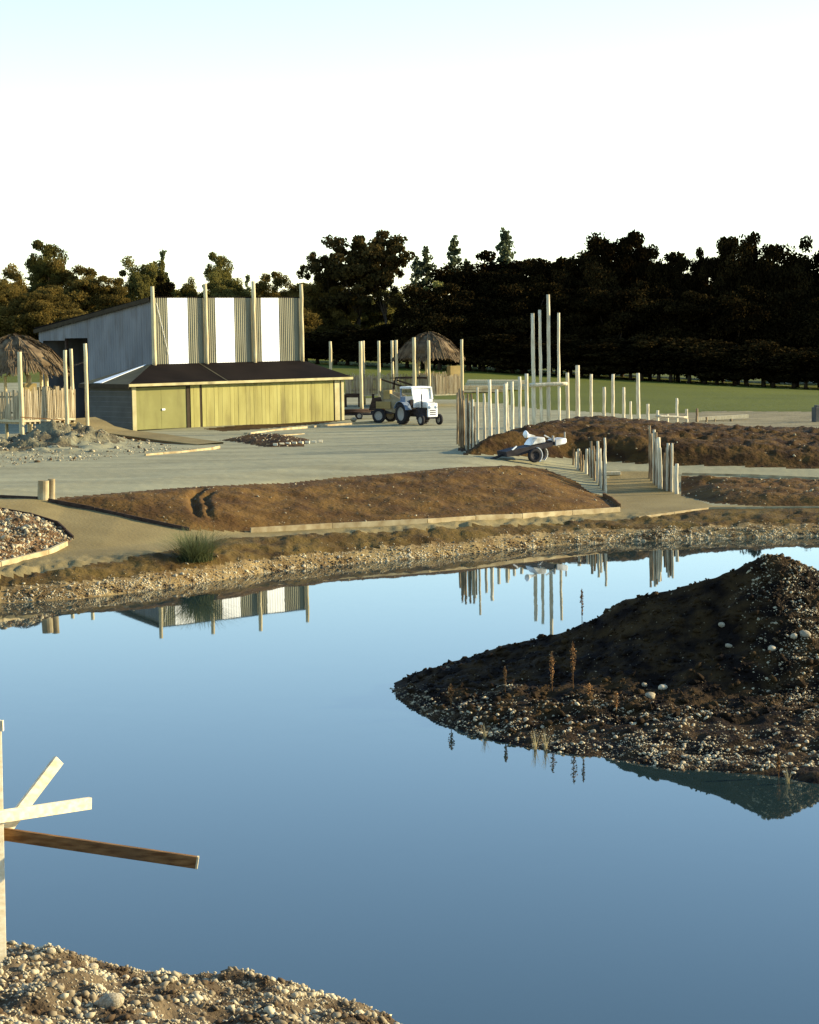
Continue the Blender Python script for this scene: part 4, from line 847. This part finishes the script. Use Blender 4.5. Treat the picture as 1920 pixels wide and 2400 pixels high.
for px, r, hh, lb in [(91, .20, .62, 'wider of two tan log stumps at the left tip of the bed'), (108, .13, .68, 'narrower tan log stump at the left tip of the bed')]:
    p = march(px, 1050, h_base); o = MB().tube((p.x, p.y, p.z-.1), (p.x+.03, p.y, p.z+hh), r, r*.95, 14).build('log_stump', M['kerb'], None, (p.x, p.y, p.z), smooth=False); tag(o, lb, 'stump', 'log stumps by the bed')
p = march(1288, 1000, h_base); o = MB().box((0, 0, .07), (.75, .3, .14), .1).build('pale_block', M['timber'], None, None, bevel=.02); o.location = p; tag(o, 'pale timber block lying on the ground inside the gateway', 'block')
p = at_d(1722, 895, 118); o = MB().box((0, 0, .35), (.5, .5, .9), .3).box((0, 0, .84), (.3, .3, .16), .3).build('grey_bin', M['clad'], None, None, bevel=.03); o.location = (p.x, p.y, hz(p.x, p.y)); tag(o, 'small grey post box at the right edge behind the mound', 'box')
sp = thing('sand_strip', 'pale plank lying along the ground behind the last palisade poles', 'plank', at_d(*c5(900, 600), 121)); a, b = at_d(*c5(780, 612), 121), at_d(*c5(1170, 592), 122)
MB().beam(Vector((a.x, a.y, hz(a.x, a.y)+.12)), Vector((b.x, b.y, hz(b.x, b.y)+.2)), .25, .2).build('plank', M['timber'], sp, sp.location)

# ------------------------------------------------------------------ timber frame in the foreground
fp_ = at_d(4, 1900, 18.0); fr = thing('braced_post', 'leaning frame of sawn timbers at the left edge in the foreground', 'timber frame', (fp_.x, fp_.y, float(h_near(fp_.x, fp_.y)))); O = fr.location.copy()
a = at_d(-13, 1515, 18.05); b = at_d(1, 2175, 17.95)
MB().beam(a+(b-a)*1.3, a, 0.10, 0.13, side=Vector((1, 0.5, 0))).build('post', M['newtimber'], fr, O, bevel=.004)
sd = Vector((0.5, -0.85, 0)).normalized()
MB().beam(at_d(-90, 1733, 17.62), at_d(190, 1691, 18.66), 0.05, 0.105, side=sd).build('rail', M['newtimber'], fr, O, bevel=.004)
MB().beam(at_d(-75, 1862, 17.85), at_d(124, 1600, 18.62), 0.045, 0.10, side=sd).build('brace', M['newtimber'], fr, O, bevel=.004)
MB().beam(at_d(-20, 1752, 18.15), at_d(415, 1816, 17.95), 0.05, 0.105, side=Vector((0.05, -1, 0))).build('beam', M['browntimber'], fr, O, bevel=.004)  # brown colour carries the shade on the side facing the camera
MB().beam(at_d(413.5, 1815.8, 17.95), at_d(417.5, 1816.4, 17.95), 0.052, 0.107, side=Vector((0.05, -1, 0))).build('sunlit_end', M['kerb'], fr, O)  # pale slab colours the beam end as if the sun struck it
MB().box(at_d(1, 1528, 17.97), (.05, .05, .09)).build('peg', M['newtimber'], fr, O)

# ------------------------------------------------------------------ plants by the pond
def blades(n, hgt, spread, wd, droop=0.3, tone=None):
    a = rng.uniform(0, 6.283, n); L = hgt*rng.uniform(.55, 1.05, n); out = spread*rng.uniform(.1, 1, n); b0_ = rng.normal(0, spread*.12, (n, 2)); V, Fq, T = [], [], []
    for i in range(n):
        dx, dy = math.cos(a[i]), math.sin(a[i]); pr = None
        for k_ in range(5):
            t = k_/4; x = b0_[i, 0]+dx*out[i]*t**1.4; y = b0_[i, 1]+dy*out[i]*t**1.4; z = L[i]*(t-droop*t*t*(out[i]/spread)); wv = wd*(1-t*.85)
            V += [(x-dy*wv, y+dx*wv, z), (x+dy*wv, y-dx*wv, z)]; T += [rng.random()*.4+.6*t]*2
            if k_: o = len(V); Fq.append((o-4, o-3, o-1, o-2))
    return V, Fq, T
bp = ground(412, 1178); bush = thing('shrub', 'feathery grey green shrub on the pond bank beside the path', 'shrub', bp-Vector((0, 0, .05)))
V, Fq, T = blades(900, 1.1, 1.75, .008, .25); np_mesh('foliage', V, Fq, M['shrub'], bush, tone=T)
V, Fq, T = blades(50, .9, .5, .016, .1); np_mesh('stem', V, Fq, M['bark'], bush, tone=T)
def stalk(px, py, top, hf, label, wpx=9, m='stalk', dens=170, D=None):
    p = march(px, py, hf, 30, 90) if D is None else at_d(px, py, D); tp = at_d(px-1, top, p.y); H = tp.z-p.z
    r = thing('dry_plant', label, 'plant', p)
    MB().tube((0, 0, -.05), (tp.x-p.x, 0, H*.97), .008, .004, 6).build('stem', M[m], r)
    k_ = dens; t = rng.beta(3.0, 1.8, k_); rr = rng.uniform(0, 1, k_)*wpx/2*p.y/F*np.interp(t, [0, .5, .75, 1], [.2, .8, 1, .15]); a = rng.uniform(0, 6.283, k_)
    c = np.stack([(tp.x-p.x)*t+rr*np.cos(a), rr*np.sin(a), H*(0.12+.88*t)], -1); u = rng.normal(0, 1, (k_, 3)); u /= np.linalg.norm(u, axis=1)[:, None]; v = np.cross(u, rng.normal(0, 1, (k_, 3))); v /= np.linalg.norm(v, axis=1)[:, None]
    s = rng.uniform(.006, .022, k_)[:, None]; Vv = np.stack([c-u*s-v*s*.6, c+u*s-v*s*.6, c+u*s+v*s*.6, c-u*s+v*s*.6], 1).reshape(-1, 3)
    np_mesh('seed_head', Vv, np.arange(4*k_).reshape(-1, 4), M[m], r, tone=rng.random(4*k_))['kind'] = 'stuff'
for px, py, tp_, lb, wv in [(1207, 1452, 1350, 'tallest russet seed stalk on the beach', 16), (1163, 1455, 1372, 'russet seed stalk just left of the tallest one', 15), (1064, 1460, 1402, 'russet seed stalk on its own nearer the island tip', 9), (1298, 1500, 1455, 'low russet stalk near the pale boulders', 13),
                            (1240, 1470, 1440, 'short bushy russet plant right of the tallest stalk', 26), (950, 1492, 1440, 'leaning russet stalk nearest the island tip', 16), (1640, 1640, 1590, 'russet stalk at the waterline near the right edge', 12), (880, 1412, 1335, 'dark seed stalk standing behind the island tip', 9), (908, 1398, 1370, 'tiny dark stalk beside the one behind the tip', 6), (1226, 1318, 1238, 'thin pale stalk on the skyline of the mound', 8)]:
    stalk(px, py, tp_, h_isl, lb, wv)
V, Fq, T = blades(30, .45, .25, .006, .1)
for px, py, lb in [(1022, 1556, 'thin tuft of pale reeds nearest the island tip'), (1128, 1578, 'tuft of pale reeds at the middle of the island waterline'), (1150, 1580, 'tuft of pale reeds just right of the middle tuft'), (1660, 1650, 'tuft of pale reeds at the right end of the waterline')]:
    p = at_z(px, py, 0); o = np_mesh('reed_tuft', V, Fq, M['reed'], None, tone=T, loc=(p.x, p.y, -.02)); tag(o, lb, 'reeds', 'reed tufts'); o.scale = (.6, .6, random.uniform(.6, 1.0))
# weeds on the gravel by the lean-to
for px, py, lb in [(556, 887, 'low weed at the foot of the yellow boards, left of the other'), (660, 886, 'taller weed at the foot of the yellow boards, near the corner')]:
    p = march(px, py, h_base); V2, F2, T2 = blades(60, .45, .35, .015); o = np_mesh('weed', V2, F2, M['stalk'], None, tone=T2, loc=p-g*0.3); tag(o, lb, 'weed')

# ------------------------------------------------------------------ trees
def quads(c, s, nrm=None):
    k_ = len(c); u = rng.normal(0, 1, (k_, 3)); u /= np.linalg.norm(u, axis=1)[:, None]; v = np.cross(u, rng.normal(0, 1, (k_, 3))); v /= np.linalg.norm(v, axis=1)[:, None]; s = s[:, None]
    return np.stack([c-u*s-v*s*.55, c+u*s*.2-v*s*.75, c+u*s+v*s*.55, c-u*s*.2+v*s*.75], 1).reshape(-1, 3)
def me_of(ob): me = ob.data; bpy.data.objects.remove(ob); return me
def broad(seed, nclump=84, per=340, size=.0102, low=.16, airy=.105, m='leaf_a', lobes=5):
    r = np.random.default_rng(seed)
    lb = [(r.uniform(-.24, .24), r.uniform(-.24, .24), r.uniform(low+.2, .76), r.uniform(.18, .28)) for _ in range(lobes)]+[(0, 0, .62, .30), (0, 0, .40, .34)]
    C, T = [], []
    for k_ in range(nclump):
        L = lb[k_ % len(lb)]; v = r.normal(0, 1, 3); v /= np.linalg.norm(v); q = L[3]*r.uniform(.55, 1.0)
        c = np.array(L[:3])+v*q*np.array([1, 1, .85]); c[2] = min(max(c[2], low), .97)
        w_ = airy*r.uniform(.55, 1.15); p_ = r.normal(0, 1, (per, 3)); p_ /= np.linalg.norm(p_, axis=1)[:, None]; p_ *= (r.random(per)**.5)[:, None]*w_*np.array([1, 1, .52])
        C.append(c+p_); T.append(np.clip(r.uniform(.15, .85)+r.normal(0, .12, per), 0, 1))
    C = np.concatenate(C); T = np.concatenate(T); zmax = C[:, 2].max(); C[:, 2] /= zmax
    crown = me_of(np_mesh('crown', quads(C, size*rng.uniform(.6, 1.4, len(C))), np.arange(4*len(C)).reshape(-1, 4), M[m], tone=np.repeat(T, 4)))
    t = MB(); t.tube((0, 0, -.02), (0.01, 0, .45), .022, .014, 8, 3, .004)
    for L in lb[:lobes]: t.tube((0.01, 0, random.uniform(.22, .45)), (L[0]*.9, L[1]*.9, L[2]/zmax), .011, .003, 6, 3, .008)
    return crown, me_of(t.build('trunk', M['bark'], smooth=True))
def conifer(seed, m='needle', sparse=1.0, wfrac=.19):
    r = np.random.default_rng(seed); C, T = [], []; t = MB(); t.tube((0, 0, -.02), (0, 0, .99), .013, .002, 8)
    for k_ in range(34):
        z = .16+.82*(k_/34); rad = wfrac*(1-z)**.8+.012
        for j in range(int(r.integers(3, 6))):
            if r.random() > sparse: continue
            a = r.uniform(0, 6.283); L = rad*r.uniform(.6, 1.15); e_ = np.array([math.cos(a)*L, math.sin(a)*L, r.uniform(-.02, .045)])
            t.tube((0, 0, z), (e_[0], e_[1], z+e_[2]), .003, .001, 4)
            q = r.random(26)[:, None]**.7; p_ = np.array([0, 0, z])+e_*q+r.normal(0, .009, (26, 3)); C.append(p_); T.append(np.clip(r.uniform(.2, .8)+r.normal(0, .1, 26), 0, 1))
    C = np.concatenate(C); T = np.concatenate(T); C[:, 2] = np.minimum(C[:, 2], 1.0)
    return me_of(np_mesh('crown', quads(C, rng.uniform(.008, .017, len(C))), np.arange(4*len(C)).reshape(-1, 4), M[m], tone=np.repeat(T, 4))), me_of(t.build('trunk', M['bark']))
PR = {'a': [broad(i, m='leaf_a', low=.10) for i in (1, 2, 3)], 'b': [broad(i, m='leaf_b') for i in (11, 12)], 'd': [broad(i, 95, 320, .0118, .03, .125, 'leaf_d') for i in (21, 22, 23)],
      'o': [broad(31, 70, 230, .0115, .30, .085, 'leaf_o', 9)], 'c': [conifer(41, sparse=.8, wfrac=.22), conifer(42, sparse=.7, wfrac=.22)], 's': [conifer(43, sparse=.35, wfrac=.10)], 'p': [broad(51, 50, 220, .012, .12, .085, 'pale')],
      'x': [broad(61, 60, 300, .017, .02, .15, 'leaf_d')], 'y': [broad(62, 60, 300, .015, .02, .14, 'leaf_a')]}
tc_ = 0
TENS = ['', '', 'twenty', 'thirty', 'forty', 'fifty', 'sixty', 'seventy']
def nth(i): return (ordn+['eighteenth', 'nineteenth', 'twentieth'])[i] if i < 20 else TENS[(i+1)//10]+('-'+ordn[(i+1) % 10-1] if (i+1) % 10 else 'th').replace('yth', 'ieth')
def tree(px, top, wpx, D, kd, label, group=None, name=None):
    global tc_; tc_ += 1
    p = at_d(px, 760, D); z0 = hz(p.x, p.y); tz = at_d(px, top, D).z; H = max(2, tz-z0); wd = wpx*D/F*{'c': 1.55, 's': 1.4, 'p': 1.2, 'o': 1.25, 'd': 1.5, 'x': 1.8, 'y': 1.7}.get(kd, 1.4)
    cr, tk = PR[kd][tc_ % len(PR[kd])]
    r = thing(name or {'c': 'conifer', 's': 'conifer', 'x': 'bush', 'y': 'bush'}.get(kd, 'tree'), label, 'bush' if kd in 'xy' else 'tree', (p.x, p.y, z0), random.uniform(0, 6.28), group)
    sx = wd/(.40 if kd in 'c' else .22 if kd == 's' else .82)
    for nm, me in (('crown', cr), ('trunk', tk)):
        o = bpy.data.objects.new(nm, me); COL.objects.link(o); o.parent = r; o.scale = (sx, sx, H)
    return r
LT = 'trees in the autumn wood behind the shed'
for px, tp_, wv, D, kd, lb in [(30, 553, 80, 265, 'a', 'rounded olive tree at the left edge of the autumn wood'), (112, 505, 95, 275, 'b', 'tallest tree of the left wood, rising left of the shed roof'), (75, 545, 40, 282, 's', 'spindly conifer beside the tallest tree of the left wood'), (150, 545, 110, 272, 'a', 'broad tree right of the tallest one in the left wood'),
        (190, 580, 110, 268, 'a', 'brownish tree behind the low end of the shed roof'), (238, 580, 80, 266, 'a', 'round tree above the middle of the shed roof slope'), (292, 538, 85, 272, 'b', 'olive tree standing above the left end post of the shed'), (328, 548, 60, 278, 'b', 'narrow tree between the olive one and the bare conifer'), (348, 518, 34, 280, 's', 'bare pointed conifer above the left end of the shed'),
        (356, 580, 62, 262, 'd', 'dark rounded tree right behind the first shed post'), (408, 582, 50, 266, 'b', 'small round tree between the first two shed posts'), (470, 530, 66, 280, 'b', 'pear shaped tree standing above the second shed post'), (472, 572, 90, 264, 'b', 'wider tree in front of the pear shaped one'), (525, 572, 26, 285, 's', 'thin conifer tip beside the third shed post'),
        (575, 572, 70, 268, 'a', 'brownish tree between the third and fourth shed posts'), (618, 588, 60, 266, 'a', 'low tree left of the last shed post'), (668, 592, 75, 262, 'a', 'rusty tree right of the last shed post'), (712, 600, 80, 262, 'a', 'rusty tree below the big oak'),
        (60, 605, 105, 245, 'a', 'bright olive tree in front at left, above the hut thatch'), (0, 590, 90, 250, 'a', 'tree cut by the left edge of the picture'), (120, 600, 95, 252, 'a', 'brown tree in front of the left wood beside the shed')]:
    tree(px, tp_, wv, D, kd, lb)
tree(755, 488, 175, 262, 'o', 'big dark spreading oak with gaps of sky in the middle'); tree(815, 512, 95, 260, 'o', 'dark tree leaning against the right side of the big oak'); tree(700, 528, 85, 263, 'o', 'dark tree against the left side of the big oak')
for px, tp_, wv, D, kd, lb in [(900, 518, 70, 268, 'c', 'leftmost airy conifer right of the oak'), (960, 497, 70, 270, 'c', 'pointed airy conifer in the middle of the skyline'), (987, 545, 50, 268, 'c', 'smaller conifer right of the pointed one'), (878, 540, 45, 272, 'c', 'thin conifer close to the right side of the oak'), (1067, 480, 75, 262, 'c', 'tallest conifer, standing alone above the dark wood'), (1040, 545, 50, 262, 'c', 'short conifer left of the tallest one'),
        (915, 592, 85, 246, 'p', 'pale sunlit bushy tree between oak and dark wood'), (895, 630, 60, 244, 'p', 'low pale tree below the conifers')]:
    tree(px, tp_, wv, D, kd, lb)
DW = 'trees of the dark wood'
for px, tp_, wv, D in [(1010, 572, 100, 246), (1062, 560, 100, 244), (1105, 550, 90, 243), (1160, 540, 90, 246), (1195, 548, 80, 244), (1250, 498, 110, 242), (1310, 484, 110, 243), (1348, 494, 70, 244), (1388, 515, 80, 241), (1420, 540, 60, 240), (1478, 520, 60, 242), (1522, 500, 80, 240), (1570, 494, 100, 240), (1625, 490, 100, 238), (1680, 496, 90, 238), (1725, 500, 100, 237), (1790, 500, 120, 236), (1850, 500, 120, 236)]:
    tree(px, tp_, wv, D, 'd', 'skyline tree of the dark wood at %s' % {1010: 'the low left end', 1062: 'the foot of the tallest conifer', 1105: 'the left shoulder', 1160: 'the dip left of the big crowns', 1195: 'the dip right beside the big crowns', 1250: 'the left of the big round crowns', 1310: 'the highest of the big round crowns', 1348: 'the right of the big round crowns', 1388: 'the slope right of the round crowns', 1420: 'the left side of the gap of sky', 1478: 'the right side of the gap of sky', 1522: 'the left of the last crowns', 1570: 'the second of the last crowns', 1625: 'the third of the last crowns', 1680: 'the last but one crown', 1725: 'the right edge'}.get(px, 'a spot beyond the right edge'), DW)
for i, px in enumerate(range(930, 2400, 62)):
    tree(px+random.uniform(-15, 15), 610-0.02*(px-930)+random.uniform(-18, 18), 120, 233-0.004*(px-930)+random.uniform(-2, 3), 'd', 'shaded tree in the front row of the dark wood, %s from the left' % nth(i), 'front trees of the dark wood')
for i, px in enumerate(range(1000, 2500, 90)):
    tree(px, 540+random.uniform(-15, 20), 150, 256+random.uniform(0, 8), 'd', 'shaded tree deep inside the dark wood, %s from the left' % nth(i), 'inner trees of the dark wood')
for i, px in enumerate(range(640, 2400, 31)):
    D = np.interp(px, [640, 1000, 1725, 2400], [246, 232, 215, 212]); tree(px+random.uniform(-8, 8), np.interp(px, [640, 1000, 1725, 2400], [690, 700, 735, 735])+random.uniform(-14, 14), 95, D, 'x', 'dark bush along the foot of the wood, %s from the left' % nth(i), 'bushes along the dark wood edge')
for i, px in enumerate(range(-60, 640, 50)): tree(px+random.uniform(-8, 8), 655+random.uniform(-15, 10), 95, 246, 'y', 'brown bush at the foot of the autumn wood, %s from the left' % nth(i), 'bushes below the autumn wood')
for i, px in enumerate(range(-300, 900, 75)): tree(px, 605+random.uniform(-10, 20), 130, 290+random.uniform(0, 10), 'b', 'distant tree at the back of the autumn wood, %s from the left' % nth(i), 'back trees of the autumn wood')
for i, px in enumerate(range(-700, -60, 90)): tree(px, 570+random.uniform(-20, 30), 120, 262, 'a', 'tree of the wood beyond the left edge, %s from the left' % nth(i), 'trees beyond the left edge')
